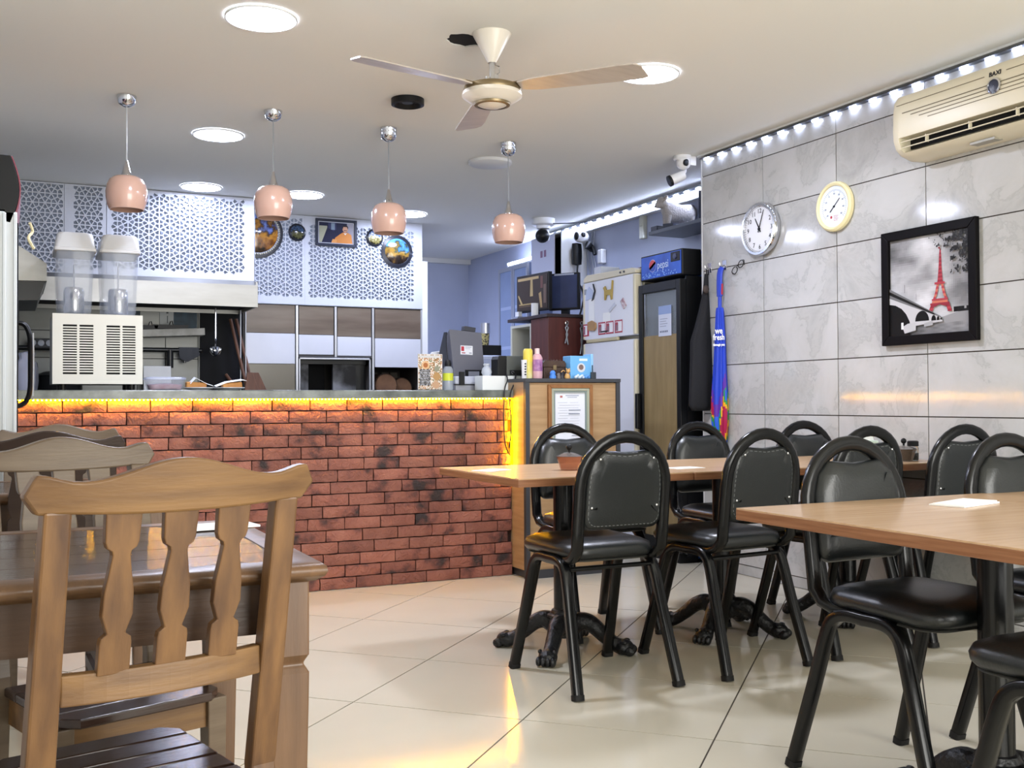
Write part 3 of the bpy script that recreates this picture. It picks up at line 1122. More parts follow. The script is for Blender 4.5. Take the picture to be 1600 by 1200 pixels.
# wall clock
t = thing('wall_clock', 'round wall clock with chrome case and black numerals', 'clock', (XW, 4.853, 2.05), WALLROT)
RY = Matrix.Rotation(PI / 2, 4, 'X')      # lathe axis z -> -y
MB().lathe([(.150, .0), (.157, .012), (.157, .034), (.150, .046), (.138, .046), (.136, .03)], 48, RY, cap=False).build('case', M_chrome, t, True)
MB().lathe([(.0005, .029), (.138, .029)], 48, RY, cap=False).build('face', M_face, t)
for k in range(1, 13):
    a = PI / 2 - 2 * PI * k / 12
    if k == 1:
        continue
    text(str(k), .038, M_ink, t, (.105 * math.cos(a), -.030, .105 * math.sin(a)), name='numeral')
b = MB()
for k in range(60):
    a = 2 * PI * k / 60
    b.box(-.0008 if k % 5 else -.0016, -.0305, .127, .0008 if k % 5 else .0016, -.0292, .133, Matrix.Rotation(a, 4, 'Y'))
b.build('minute_marks', M_ink, t)['kind'] = 'stuff'


def hand(an, L, w_, y, back=.02, m=M_ink, par=None, nm='hand'):
    R = Matrix.Rotation(math.radians(an), 4, 'Y')
    return MB().prism([(-w_, -back), (w_, -back), (w_ * .5, L), (-w_ * .5, L)], y - .001, y + .001, 'y', R).build(nm, m, par)


hand(-29, .075, .0045, -.033, par=t, nm='hour_hand')
hand(22, .115, .0035, -.036, par=t, nm='minute_hand')
MB().lathe([(.008, .030), (.008, .039), (.0005, .040)], 12, RY).build('hub', M_ink, t)

# thermometer dial
t = thing('dial_thermometer', 'round dial thermometer with cream rim right of the clock', 'thermometer', (XW, 4.252, 2.08), WALLROT)
MB().lathe([(.128, 0), (.134, .008), (.132, .024), (.122, .032), (.112, .028), (.110, .018)], 44, RY, cap=False).build('rim', M_cream2, t, True)
MB().lathe([(.0005, .018), (.112, .018)], 44, RY, cap=False).build('face', mat('dial_face', '#dfe6f0', .3), t)
b = MB()
for k in range(41):
    a = math.radians(-130 + 260 * k / 40)
    b.box(-.0006, -.0192, .084 if k % 5 else .078, .0006, -.0182, .092, Matrix.Rotation(a, 4, 'Y'))
b.build('scale_marks', mat('grey_ink', '#7b8496', .6), t)['kind'] = 'stuff'
for k, s_ in enumerate(('-30', '-20', '-10', '0', '10', '20', '30', '40', '50')):
    a = math.radians(220 - 32.5 * k)
    text(s_, .013, mat('grey_ink', '#7b8496', .6), t, (.068 * math.cos(a), -.0188, .068 * math.sin(a)), name='numeral')
hand(48, .058, .0022, -.021, .04, par=t, nm='needle')
MB().lathe([(.006, .018), (.005, .023), (.0005, .023)], 12, RY).build('hub', M_ink, t)
MB().lathe([(.0005, .019), (.008, .019)], 16, RY @ Matrix.Translation((-.022, -.055, 0)), cap=False).build('red_emblem', mat('red_print', '#b03a40', .5), t)
b = MB()
for k in range(4):
    b.box(-.004, -.0192, -.052 - k * .008, .03 - .006 * (k % 2), -.0182, -.049 - k * .008)
b.build('caption_lines', mat('pink_print', '#b98a90', .5), t)

# framed tower picture
t = thing('framed_picture', 'black framed print of a red iron tower behind a grey stone bridge', 'picture', (XW, 3.63, 1.60), WALLROT)
W2, H2 = .286, .282
fr = MB()
for pts in ([(-W2, -H2), (W2, -H2), (W2 - .045, -H2 + .045), (-W2 + .045, -H2 + .045)], [(W2, -H2), (W2, H2), (W2 - .045, H2 - .045), (W2 - .045, -H2 + .045)],
            [(W2, H2), (-W2, H2), (-W2 + .045, H2 - .045), (W2 - .045, H2 - .045)], [(-W2, H2), (-W2, -H2), (-W2 + .045, -H2 + .045), (-W2 + .045, H2 - .045)]):
    fr.prism(pts, -.028, -.001, 'y')
fr.build('frame', mat('black_wood_frame', '#0a080a', .5, spec=.12), t, bevel=.003)
pw, ph = 2 * (W2 - .045), 2 * (H2 - .045)
pr = Print(pw, ph)


def sky(u, v):
    n1 = noise.fractal(Vector((u * 2.2, v * 4.0, 1.7)), 1.0, 2.0, 5)
    g = .60 + .26 * n1 + .12 * v - .14 * max(0, .4 - u) * 2 * max(0, .5 - v) * 2
    if v > .86:
        g = .30 + .22 * u + .12 * noise.noise((u * 9, v * 60, 0))
    return grey(g)


pr.grid(44, 44, sky)
# far bank
pr.poly([(.62, .90), (1, .895), (1, .80), (.92, .79), (.8, .81), (.62, .85)], grey(.55))
pr.grid(40, 40, lambda u, v: grey(.08 + .1 * abs(noise.noise((u * 30, v * 30, 2)))) if (.80 < u and .755 + .02 * noise.noise((u * 22, 0, 5)) < v < .80 + .02 * noise.noise((u * 14, 4, 5))) else None)
RED, RED2, ORG = lin('#a8404a'), lin('#8c2f3c'), lin('#c4705c')
# tower
TX = .645


def leg(a, b_, c, d, col):
    pr.poly([a, b_, c, d], col)


def tw(v):       # half width of the tower at height v
    pts = [(.14, .004), (.20, .012), (.35, .019), (.47, .030), (.52, .045), (.60, .064), (.66, .090), (.78, .145)]
    for (a, x), (b_, y) in zip(pts, pts[1:]):
        if v <= b_:
            return x + (y - x) * (v - a) / (b_ - a)
    return .145


for k in range(18):
    v0, v1 = .155 + k * .0195, .155 + (k + 1) * .0195
    pr.poly([(TX - tw(v0), v0), (TX - tw(v1), v1), (TX + tw(v1), v1), (TX + tw(v0), v0)], RED if k % 2 else RED2)
for s in (-1, 1):
    for k in range(6):
        v0, v1 = .505 + k * .026, .505 + (k + 1) * .026
        o0, o1 = tw(v0), tw(v1)
        q = [(TX + s * o0, v0), (TX + s * o1, v1), (TX + s * (o1 - .034), v1), (TX + s * (o0 - .028), v0)]
        pr.poly(q if s < 0 else q[::-1], RED if k % 2 else ORG)
    for k in range(4):
        v0, v1 = .695 + k * .024, .695 + (k + 1) * .024
        o0, o1 = tw(v0), tw(v1)
        q = [(TX + s * o0, v0), (TX + s * o1, v1), (TX + s * (o1 - .052), v1), (TX + s * (o0 - .046), v0)]
        pr.poly(q if s < 0 else q[::-1], RED2 if k % 2 else RED)
pr.rect(TX - .062, .49, TX + .062, .512, RED)
pr.rect(TX - .098, .655, TX + .098, .672, RED)
pr.rect(TX - .095, .675, TX + .095, .697, ORG)
pr.poly([(TX - .118, .697), (TX - .118, .715), (TX - .062, .735), (TX, .712), (TX + .062, .735), (TX + .118, .715), (TX + .118, .697)], RED2)
pr.disc(TX, .150, .011, RED2, 10)
# bridge
pr.poly([(0, .50), (0, .62), (.66, .86), (.66, .835)], grey(.40))
pr.poly([(0, .53), (0, .565), (.58, .815), (.58, .80)], grey(.10))
pr.poly([(0, .60), (0, .93), (.68, .885), (.66, .845)], grey(.72))
pr.poly([(0, .665), (0, 1), (.27, 1), (.265, .86), (.22, .78), (.16, .72), (.08, .68)], grey(.07))
for cu, cv, ru, rv in ((.425, .865, .088, .105), (.57, .87, .03, .055), (.625, .87, .018, .04), (.66, .868, .010, .025)):
    pr.poly([(cu + ru * math.cos(-a), cv + rv * math.sin(-a)) for a in [PI * k / 10 for k in range(11)]][::-1], grey(.08))
pr.poly([(.17, .91), (.20, .98), (.345, .955), (.345, .875), (.24, .88)], grey(.70))
pr.poly([(.45, .89), (.45, .925), (.56, .915), (.56, .87)], grey(.62))
pr.rect(.155, .865, .185, .935, grey(.85))
pr.rect(.203, .475, .207, .56, grey(.25))
pr.rect(.352, .58, .355, .65, grey(.3))
# foliage
pr.grid(100, 100, lambda u, v: grey(.10 + .30 * abs(noise.noise((u * 40, v * 40, 9)))) if (u > .50 and v < .42 and noise.fractal(Vector((u * 26, v * 20, 7)), 1, 2, 4) > .10 + max(0, v - .10) * 1.5 - (u - .76) * 2.2 + (1.0 if u < .78 and v > .16 else 0)) else None)
pr.build('print', t, (0, -.010, 0))
MB().box(-W2 + .03, -.008, -H2 + .03, W2 - .03, -.003, H2 - .03).build('backing', M_black, t)

# split air conditioner
t = thing('air_conditioner', 'aged cream split air conditioner high on the tiled wall', 'air conditioner', (XW, 3.09, 2.185), WALLROT)
LH = .57
prof = [(-.001, .305), (-.14, .305), (-.175, .296), (-.192, .272), (-.200, .22), (-.203, .13), (-.200, .085), (-.185, .045), (-.150, .018), (-.09, .0), (-.001, .004)]
# cut the outlet slot: front lower strip is open
body = MB()
up_ = prof[:6] + [(-.200, .095), (-.12, .095), (-.10, .05), (-.165, .03), (-.150, .018), (-.09, .0), (-.001, .004)]
body.prism(up_, -LH + .035, LH - .035, 'x')
for s in (-1, 1):
    body.loft([[(s * (LH - .036), y, z) for y, z in prof], [(s * (LH - .01), y, z) for y, z in prof], [(s * LH, y * .97 - .002, .15 + (z - .15) * .965) for y, z in prof]][::s])
body.build('housing', M_cream, t, True, ang=30)
MB().box(-LH + .036, -.125, .05, LH - .036, -.118, .094).build('outlet_void', M_dark, t)
for k, (y, z) in enumerate(((-.185, .077), (-.178, .052))):
    MB().box(-LH + .037, y - .007, z - .0022, LH - .037, y + .007, z + .0022, Matrix.Translation((0, y, z)) @ Matrix.Rotation(.2, 4, 'X') @ Matrix.Translation((0, -y, -z))).build('vane', M_cream, t)
for k in range(4):
    MB().box(-LH + .18 + k * .24, -.186, .050, -LH + .1825 + k * .24, -.165, .085).build('vane_post', M_cream, t)
for z, x0 in ((.249, -LH + .02), (.206, -LH + .06), (.189, -LH + .11), (.172, -LH + .16), (.155, -LH + .21)):
    yy = -.1958 if z > .24 else -.2012
    if z > .24:
        MB().box(x0, yy - .001, z, -.055, yy + .002, z + .003).build('groove', mat('groove_shadow_line', '#6b6148', .6), t)
        MB().box(.055, yy - .001, z, LH - .02, yy + .002, z + .003).build('groove', mat('groove_shadow_line', '#6b6148', .6), t)
    else:
        MB().box(x0, yy - .0015, z, LH - .06, yy + .001, z + .0035).build('groove', mat('groove_shadow_line', '#6b6148', .6), t)
text('BAXI', .028, M_ink, t, (0, -.1975, .2505), (PI / 2 - .15, 0, 0), bold=.0006)
MB().lathe([(.034, .198), (.034, .208), (.027, .210), (.026, .206)], 28, RY @ Matrix.Translation((0, .197, 0)), cap=False).build('emblem_ring', M_chrome, t, True)
MB().lathe([(.0005, .208), (.027, .207)], 28, RY @ Matrix.Translation((0, .197, 0)), cap=False).build('emblem', mat('navy_enamel', '#20263c', .25), t, True)
MB().box(-.2, -.12, -.004, -.07, -.07, .006).build('latch_plate', mat('grey_latch', '#8e8a7c', .4), t)

# spectacles hung on the tiles
t = thing('spectacles', 'black rimmed spectacles hanging on the tiles left of the clock', 'spectacles', (XW - .002, 5.08, 1.855), WALLROT)
for s in (-1, 1):
    R = Matrix.Rotation(-.5, 4, 'Y')
    MB().tube([(s * .034 + .027 * math.cos(a), -.012, .021 * math.sin(a) * (1 if math.sin(a) < 0 else .9)) for a in [2 * PI * k / 20 for k in range(20)]], .0028, 6, closed=True, M=R).build('rim', M_black, t, True)
    MB().tube([(s * .062, -.012, .010), (s * .066, -.008, .006), (s * .05, -.004, -.02)], .0024, 6, M=R).build('temple', M_black, t, True)
MB().tube([(-.008, -.012, .006), (0, -.013, .009), (.008, -.012, .006)], .0026, 6, M=Matrix.Rotation(-.5, 4, 'Y')).build('bridge', M_black, t, True)

# black apron and folded umbrella on hooks
M_cloth = mat('black_cloth', '#15161b', 0.85, bump=.2, bscale=30)
t = thing('apron', 'black apron hanging beside the display fridge', 'apron', (3.905, 5.375, 0))


def cloth_loft(levels, n=22, fold=.18, seed=1.0):
    rings = []
    for z, rx, ry, ox, oy in levels:
        ring = []
        for k in range(n):
            a = 2 * PI * k / n
            f = 1 + fold * noise.noise((math.cos(a) * 2.2 + seed, math.sin(a) * 2.2, z * 1.2)) + fold * .6 * math.sin(a * 5 + z * 2)
            ring.append((ox + rx * f * math.cos(a), oy + ry * f * math.sin(a), z))
        rings.append(ring)
    return MB().loft(rings)


cloth_loft([(1.845, .012, .010, .03, 0), (1.78, .014, .014, .028, 0), (1.70, .022, .020, .022, 0), (1.6, .036, .024, .010, 0), (1.5, .052, .026, -.006, 0), (1.42, .07, .03, -.018, 0), (1.3, .072, .035, -.016, 0), (1.15, .078, .036, -.018, 0), (1.02, .084, .036, -.02, 0), (.985, .06, .025, -.02, 0)], 26, .22).build('cloth', M_cloth, t, True, ang=80)
MB().tube([(.034, 0, 1.84), (.036, .003, 1.875), (.044, .004, 1.885), (.05, .002, 1.87), (.045, 0, 1.84)], .004, 6).build('neck_loop', M_cloth, t, True)
MB().ball((.005, -.03, 1.745), .022, 8, (1, .6, 1.2)).build('tie_knot', mat('brown_cloth', '#3d332f', .8), t, True)
t = thing('umbrella', 'folded bright blue umbrella with a colourful tip hanging on the tiles', 'umbrella', (3.925, 5.225, 0))
lv = [(1.62, .022, 0), (1.60, .026, 0), (1.52, .03, 0), (1.4, .036, 0), (1.3, .040, -.002), (1.2, .045, -.004), (1.1, .052, -.006), (1.0, .056, -.006), (.92, .055, -.006), (.84, .046, -.004), (.76, .036, 0), (.66, .026, 0), (.6, .02, 0)]
n = 40
cb = MB()
cols = [lin(c) for c in ('#2742b8', '#5a2f9a', '#a8234e', '#e0a21e', '#2d8a4a', '#2f5bd0')]
rings = []
for z, r, ox in lv:
    rings.append([(ox + r * .8 * math.cos(2 * PI * k / n) * (1 + .12 * math.sin(8 * 2 * PI * k / n)), r * math.sin(2 * PI * k / n) * (1 + .12 * math.sin(8 * 2 * PI * k / n)), z) for k in range(n)])
# fine rings for the printed tip
fine = []
for i in range(len(rings) - 1):
    for q in range(8):
        f = q / 8
        fine.append([tuple(a[c] + (b_[c] - a[c]) * f for c in range(3)) for a, b_ in zip(rings[i], rings[i + 1])])
fine.append(rings[-1])
vs = [p for r in fine for p in r]
for i in range(len(fine) - 1):
    for k in range(n):
        z = fine[i][k][2]
        a = k / n
        s_ = z + .10 * math.sin(2 * PI * a * 2 + 1.0)
        if s_ > 1.13:
            c = cols[0]
        elif s_ > 1.05:
            c = cols[1] if a < .8 else cols[0]
        else:
            v = noise.noise((math.cos(2 * PI * a) * 1.3, math.sin(2 * PI * a) * 1.3, z * 7))
            c = cols[2] if v > .12 else cols[3] if v > -.05 else cols[4] if v > -.3 else cols[5]
        b0 = len(cb.v)
        cb.add([fine[i][k], fine[i + 1][k], fine[i + 1][(k + 1) % n], fine[i][(k + 1) % n]], [(0, 1, 2, 3)], col=c)
cb.build('canopy', print_mat(), t, False)
M_ublue = mat('umbrella_blue', '#2742b8', .5)
MB().cyl(0, 0, 1.62, 1.70, .012, 12).build('shaft', M_ublue, t, True)
MB().tube(bez([(0, 0, 1.69), (0, .002, 1.76), (.004, .004, 1.82), (.012, .004, 1.855), (.02, .002, 1.865)], 4), (.012, .026), 10).build('handle_sleeve', M_ublue, t, True)
MB().tube([(.0, -.022, 1.70), (-.004, -.03, 1.73), (.0, -.026, 1.765)], .006, 6).build('strap', mat('red_strap', '#a3243a', .6), t, True)
M_wtxt = mat('white_print', '#eef1f6', .5)
for s_, z, sz in (('we', 1.475, .055), ('fresh', 1.435, .05), ('through you', 1.39, .02)):
    text(s_, sz, M_wtxt, t, (-.029, -.027, z), (PI / 2, 0, -.85), sx=.7, bold=.001)
for yy in (5.375, 5.225):
    tag(MB().box(-.004, -.02, -.03, .0, .02, .03).tube([(-.004, 0, .0), (-.025, 0, -.012), (-.038, 0, -.004), (-.04, 0, .012)], .005, 6).build('wall_hook', M_chrome, loc=(XW, yy, 1.885), bevel=.001),
        'small metal wall hook holding the black apron' if yy > 5.3 else 'small metal wall hook holding the blue umbrella', 'hook')

# cameras on ceiling and walls
M_camw = mat('camera_white', '#e4e5e8', .35)
t = thing('security_camera', 'white dome camera on the ceiling at the wall corner', 'camera', (3.85, 5.50, ZC - .001))
MB().lathe([(.055, 0), (.058, -.02), (.05, -.03)], 24).build('base', M_camw, t, True)
MB().ball((-.0, -.01, -.045), .046, 14).build('ball', M_camw, t, True)
MB().lathe([(.020, .0), (.022, .012), (.018, .014), (.0005, .012)], 18, Matrix.Translation((-.012, -.045, -.052)) @ Matrix.Rotation(1.75, 4, 'X') @ Matrix.Rotation(.25, 4, 'Y')).build('lens', M_blackp, t, True)
MB().box(.04, -.03, -.06, .085, .03, -.001).build('bracket', M_camw, t, bevel=.004)
t = thing('security_camera', 'white bullet camera hanging below the dome camera', 'camera', (3.87, 5.53, 2.53))
MB().tube([(.02, 0, .03), (.015, 0, -.01), (-.005, -.005, -.03)], .013, 10).build('arm', M_camw, t, True)
D = Matrix.Translation((-.04, .0, -.055)) @ Vector((-.86, .28, -.42)).to_track_quat('Z', 'Y').to_matrix().to_4x4()
MB().lathe([(.0005, -.05), (.026, -.05), (.032, -.04), (.033, .05), (.03, .055)], 20, D).build('barrel', M_camw, t, True)
MB().lathe([(.036, .045), (.036, .062), (.028, .064), (.0005, .06)], 20, D).build('lens_hood', M_blackp, t, True)
t = thing('security_camera', 'white and black camera on the ceiling above the electrical cabinet', 'camera', (4.09, 7.90, ZC - .001))
MB().lathe([(.10, 0), (.10, -.05), (.085, -.06)], 22).build('base', M_camw, t, True)
MB().lathe([(.06, -.06), (.06, -.085), (.03, -.09)], 20).build('collar', M_camw, t, True)
MB().ball((-.02, -.02, -.15), .06, 12).build('eye', M_blackp, t, True)
MB().tube([(.03, 0, -.08), (.05, 0, -.14), (.04, 0, -.18)], .012, 8).build('yoke', M_camw, t, True)
t = thing('security_camera', 'white swivel camera with black lens on the alcove wall', 'camera', (4.5, 7.86, 2.47))
MB().ball((-.06, 0, 0), .062, 14, (1.15, .9, .8)).build('body', M_camw, t, True)
MB().ball((-.12, -.02, .004), .03, 10, (.6, 1, 1.2)).build('lens', M_blackp, t, True)
MB().ball((-.07, -.055, .012), .022, 8, (1, .5, 1)).build('side_eye', M_blackp, t, True)
MB().tube([(.05, 0, -.10), (-.02, -.05, -.075), (-.07, -.08, -.11)], [.03, .035, .004], 8).build('black_arm', M_blackp, t, True)
MB().tube([(.02, -.06, -.09), (.02, -.09, -.16)], .016, 6).build('plug', M_blackp, t, True)
tag(MB().box(-.05, -.035, -.06, .0, .035, .06).build('power_socket', M_camw, loc=(4.55, 7.66, 2.28), bevel=.008), 'white power socket low on the alcove wall below the swivel camera', 'socket')
tag(MB().box(-.04, -.03, -.1, .0, .03, .1).box(-.045, -.02, .0, -.035, .02, .06).build('junction_box', mat('beige_plastic', '#c3c4b6', .5), loc=(4.55, 7.02, 2.44), bevel=.006), 'pale upright junction box under the alcove ledge', 'box')
b = MB()
for k, (y, z1) in enumerate(((7.84, 1.95), (7.80, 1.9), (7.90, 2.0))):
    b.tube(bez([(4.54, y, 2.56), (4.535, y + .02, 2.35), (4.535, y - .02, 2.15), (4.53, y + .06, z1 + .02), (4.52, y + .12, 1.75)], 5), .005, 5)
tag(b.build('cable_bundle', mat('pale_cable', '#aab0bb', .5), smooth=True), 'thin pale cables running down the alcove wall', 'cable')
tag(MB().tube(bez([(4.08, 7.84, 2.56), (4.3, 7.75, 2.565), (4.49, 7.6, 2.585)], 6), .005, 5).build('camera_cable', M_strip, smooth=True), 'dark cable from the ceiling camera to the alcove ledge', 'cable')

# shelf with the sheep figurine
M_shelf = mat('grey_shelf', '#5d6471', .45)
t = thing('wall_shelf', 'grey corner shelf carrying the sheep figurine', 'shelf', (4.40, 6.0, 2.27))
MB().box(-.16, -.50, 0, .145, .50, .028).build('board', M_shelf, t, bevel=.004)
MB().box(.11, .15, -.26, .145, .20, 0).build('bracket', mat('bracket_grey', '#8c8f99', .5), t)
for k, (y, tl) in enumerate(((.46, .015), (.36, .0), (.30, .01))):
    tag(MB().box(-.03, -.04, 0, .03, .04, .022 + tl).build('small_box', mat('small_box_grey', '#464b57', .5), loc=(4.29, 6.0 + y, 2.2985), bevel=.003, rot=(0, 0, .3 * k)),
        ('small dark box at the far end of the grey shelf', 'flat dark box before the sheep figurine', 'tiny dark box by the sheep hooves')[k], 'box')
tag(MB().box(-.10, -.17, 0, .12, .17, .215).build('storage_box', mat('navy_board', '#2c3247', .6), loc=(4.40, 5.79, 2.2985), bevel=.006), 'dark navy box on the shelf behind the sheep figurine', 'box')
M_wool = mat('cream_wool', '#b9b2ab', .9, bump=.7, bscale=60)
t = thing('sheep_figurine', 'cream woolly sheep figurine standing on the grey shelf', 'figurine', (4.40, 6.36, 2.2985), math.radians(78))
t.scale = (.82, .68, .86)
# facing +y (far) and slightly to the room; body along y
sk = MB()
lv = []
for y, rz_, rx_, zc in ((-.205, .02, .02, .155), (-.19, .07, .055, .150), (-.14, .085, .07, .145), (-.05, .08, .07, .14), (.04, .085, .072, .145), (.10, .088, .07, .155), (.14, .075, .062, .17), (.165, .05, .045, .185)):
    lv.append([(rx_ * math.cos(a) * (1 + .05 * math.sin(5 * a + y * 60)), y, zc + rz_ * math.sin(a) * (1 + .05 * math.cos(6 * a + y * 50))) for a in [2 * PI * k / 18 for k in range(18)]])
MB().loft(lv).build('body', M_wool, t, True, ang=80)
MB().loft([[(r * math.cos(a), y + (.3 * r * math.sin(a)), z + r * math.sin(a)) for a in [2 * PI * k / 14 for k in range(14)]] for y, z, r in ((.10, .18, .06), (.135, .205, .062), (.165, .228, .058), (.195, .232, .048), (.225, .216, .032), (.245, .203, .020), (.252, .198, .008))]).build('head', M_wool, t, True, ang=80)
MB().ball((0, .25, .20), .014, 8, (1, .7, .8)).build('nose', M_ink, t, True)
for s in (-1, 1):
    MB().ball((s * .03, .212, .236), .007, 6).build('eye', M_ink, t, True)
    MB().tube(bez([(s * .035, .165, .255), (s * .06, .15, .275), (s * .078, .165, .255), (s * .07, .19, .235), (s * .058, .185, .225)], 4), [.016 - .0006 * k for k in range(17)], 8).build('horn', mat('tan_horn', '#a59a8b', .6), t, True)
    for y in (.115, -.155):
        MB().tube([(s * .036, y, .12), (s * .036, y + .004, .06), (s * .036, y, .012)], [.034, .024, .021], 10).build('leg', M_wool, t, True)
        MB().tube([(s * .036, y, .012), (s * .036, y + .006, .0)], [.022, .023], 10).build('hoof', mat('hoof_grey', '#4b4a4a', .6), t, True)
MB().ball((0, -.215, .16), .028, 8, (.8, .7, 1.3)).build('tail', M_wool, t, True)
# ================================================================== KITCHEN
M_panel = mat('white_perforated_sheet', '#bcc0ca', .4)
M_void = mat('panel_backing', '#8a93a2', .8)


def lattice(name, w, h, parent, loc, a=.083, rot90=False, margins=(.03, .03, .03, .03), th=.008):
    """sheet cut with a star lattice; local x right, z up, front faces -y. margins left,right,bottom,top"""
    mb = MB()
    W, H = (h, w) if rot90 else (w, h)
    ml, mr, mbm, mt = margins
    dx = a * math.sqrt(3) / 2

    def out(pts, solid):
        if rot90:
            pts = [(q, p) for p, q in pts][::-1]
        n_ = len(pts)
        if solid:
            mb.add([(x, 0, z) for x, z in pts], [list(range(n_))])
            return
        cx, cz = sum(p[0] for p in pts) / n_, sum(p[1] for p in pts) / n_
        k = .74
        inner = [(cx + (x - cx) * k, cz + (z - cz) * k) for x, z in pts]
        vs = [(x, 0, z) for x, z in pts] + [(x, 0, z) for x, z in inner] + [(x, th, z) for x, z in inner]
        fs = []
        for i in range(n_):
            j = (i + 1) % n_
            fs += [(i, j, n_ + j, n_ + i), (n_ + i, n_ + j, 2 * n_ + j, 2 * n_ + i)]
        mb.add(vs, fs)
    ni, nj = int(W / dx) + 3, int(H / a) + 3

    def V(i, j):
        return (i * dx, j * a + (i % 2) * a / 2 - a * .3)
    for i in range(-1, ni):
        for j in range(-2, nj):
            if i % 2 == 0:
                tris = [(V(i, j), V(i + 1, j), V(i, j + 1)), (V(i, j + 1), V(i + 1, j), V(i + 1, j + 1))]
            else:
                tris = [(V(i, j), V(i + 1, j), V(i + 1, j + 1)), (V(i, j), V(i + 1, j + 1), V(i, j + 1))]
            for T in tris:
                g = (sum(p[0] for p in T) / 3, sum(p[1] for p in T) / 3)
                if g[0] < -a or g[1] < -a or g[0] > W + a or g[1] > H + a:
                    continue
                for k in range(3):
                    A, B, C_ = T[k], T[(k + 1) % 3], T[(k + 2) % 3]
                    kite = [A, ((A[0] + B[0]) / 2, (A[1] + B[1]) / 2), g, ((A[0] + C_[0]) / 2, (A[1] + C_[1]) / 2)]
                    xs_, zs_ = [p[0] for p in kite], [p[1] for p in kite]
                    if min(xs_) > ml and max(xs_) < W - mr and min(zs_) > mbm and max(zs_) < H - mt:
                        out(kite, False)
                    else:
                        q = clip(kite, 0, W, 0, H)
                        if q:
                            out(q, True)
    o = mb.build(name, M_panel, parent, loc=loc)
    return o


# --- range hood
hood = thing('range_hood', 'wide steel range hood under the white perforated panels', 'range hood', (.78, 7.98, 1.77))
HX, HY, HZ = .78, 7.98, 1.77
prof = [(-.07, .0), (-.07, .165), (-.015, .20), (.62, .20), (.62, .0), (.60, .0), (.60, .17), (-.03, .17), (-.055, .145), (-.055, .0)]
MB().prism(prof, .14 - HX, 1.668 - HX, 'x').build('canopy', M_steel, hood)
MB().box(1.652 - HX, -.069, 0.0, 1.667 - HX, .62, .19).build('end_plate', M_steel, hood)
MB().box(.15 - HX, -.05, .03, 1.65 - HX, .60, .05).build('filter_void', M_dark, hood)
MB().box(-.2 - HX, .018, .205, 1.655 - HX, .60, .835).build('duct_housing', M_void, hood)
lattice('perforated_panel', 1.054, .632, hood, (.607 - HX, 0, .203), margins=(.0, .055, .035, .0))
lattice('perforated_panel', .276, .632, hood, (.328 - HX, .002, .203), rot90=True, margins=(.0, .0, .05, .01), a=.08)
lattice('perforated_panel', .42, .70, hood, (-.094 - HX, .004, .135), rot90=True, margins=(.0, .0, .0, .0), a=.08)
for x in (1.655,):
    MB().box(x - HX, .0, .203, x + .004 - HX, .6, .835).build('side_sheet', M_panel, hood)
# --- second hood at the left
t = thing('range_hood', 'small steel hood at the far left edge behind the drink dispenser', 'range hood', (.02, 6.9, 1.64))
MB().prism([(-.45, .36), (.0, .31), (.155, .21), (.155, .11), (-.45, .10)], -.4, .4, 'y').build('canopy', M_steel, t)
MB().prism([(-.45, .0995), (.15, .1095), (.11, .0), (-.45, -.02)], -.38, .38, 'y').build('underside', M_black, t)

# --- oven wall
oven = thing('oven', 'clad oven front with dark mouth under white perforated panels', 'oven', (2.45, 8.57, 0))
VX, VY = 2.45, 8.57
M_obody = mat('oven_core', '#4a4642', .8)
b = MB()
b.box(1.69 - VX, .012, 0, 2.135 - VX, .6, ZC - .001)
b.box(2.768 - VX, .012, 0, 2.795 - VX, .6, 1.6).box(3.222 - VX, .012, 0, 3.234 - VX, .6, 1.6)
b.box(2.135 - VX, .012, 1.435, 2.795 - VX, .6, ZC - .001).box(2.768 - VX, .012, 1.36, 3.234 - VX, .6, ZC - .001)
b.box(2.135 - VX, .012, 0, 3.234 - VX, .6, .95).box(2.135 - VX, .55, .95, 3.234 - VX, .62, 1.5)
b.build('body', M_obody, oven)
M_bclad = mat('brown_cladding', '#6b5f52', .25, col2='#57493e', scale=1.6, stretch=(1, 1, 7), world=True, detail=6)
M_bclad2 = mat('olive_cladding', '#77705e', .25, col2='#696254', scale=1.2, world=True)
M_wclad = mat('white_cladding', '#c9cbd2', .25, col2='#bfc2ca', scale=2, world=True)
cl = [(1.704, 2.113, 1.623, 1.855, M_bclad), (1.704, 2.113, 1.370, 1.620, M_wclad), (1.704, 2.113, .95, 1.367, M_bclad2),
      (2.145, 2.441, 1.617, 1.851, M_bclad), (2.145, 2.441, 1.449, 1.614, M_wclad),
      (2.474, 2.771, 1.607, 1.851, M_bclad), (2.474, 2.771, 1.443, 1.604, M_wclad),
      (2.804, 3.222, 1.600, 1.850, M_bclad), (2.804, 3.222, 1.349, 1.597, M_wclad)]
for x0, x1, z0, z1, m in cl:
    MB().box(x0 - VX, -.002, z0, x1 - VX, .0125, z1).build('cladding_panel', m, oven, bevel=.002, seg=1)
for x, z0 in ((2.1285, .95), (2.4575, 1.43), (2.7865, .95), (3.230, .95)):
    MB().box(x - .010 - VX, -.008, z0, x + .010 - VX, .0125, 1.857).build('metal_strip', M_alu, oven, bevel=.002, seg=1)
MB().box(2.139 - VX, -.006, 1.428, 2.776 - VX, .012, 1.441).build('metal_strip', mat('sooty_steel', '#4c4c50', .5, .8), oven)
lattice('perforated_panel', .52, .744, oven, (1.672 - VX, -.012, 1.863), margins=(.0, .0, .05, .01))
lattice('perforated_panel', 1.042, .744, oven, (2.193 - VX, -.012, 1.863), margins=(.0, .06, .05, .06))
MB().box(1.672 - VX, .0, 1.858, 3.234 - VX, .0115, 2.606).build('panel_backing', M_void, oven)
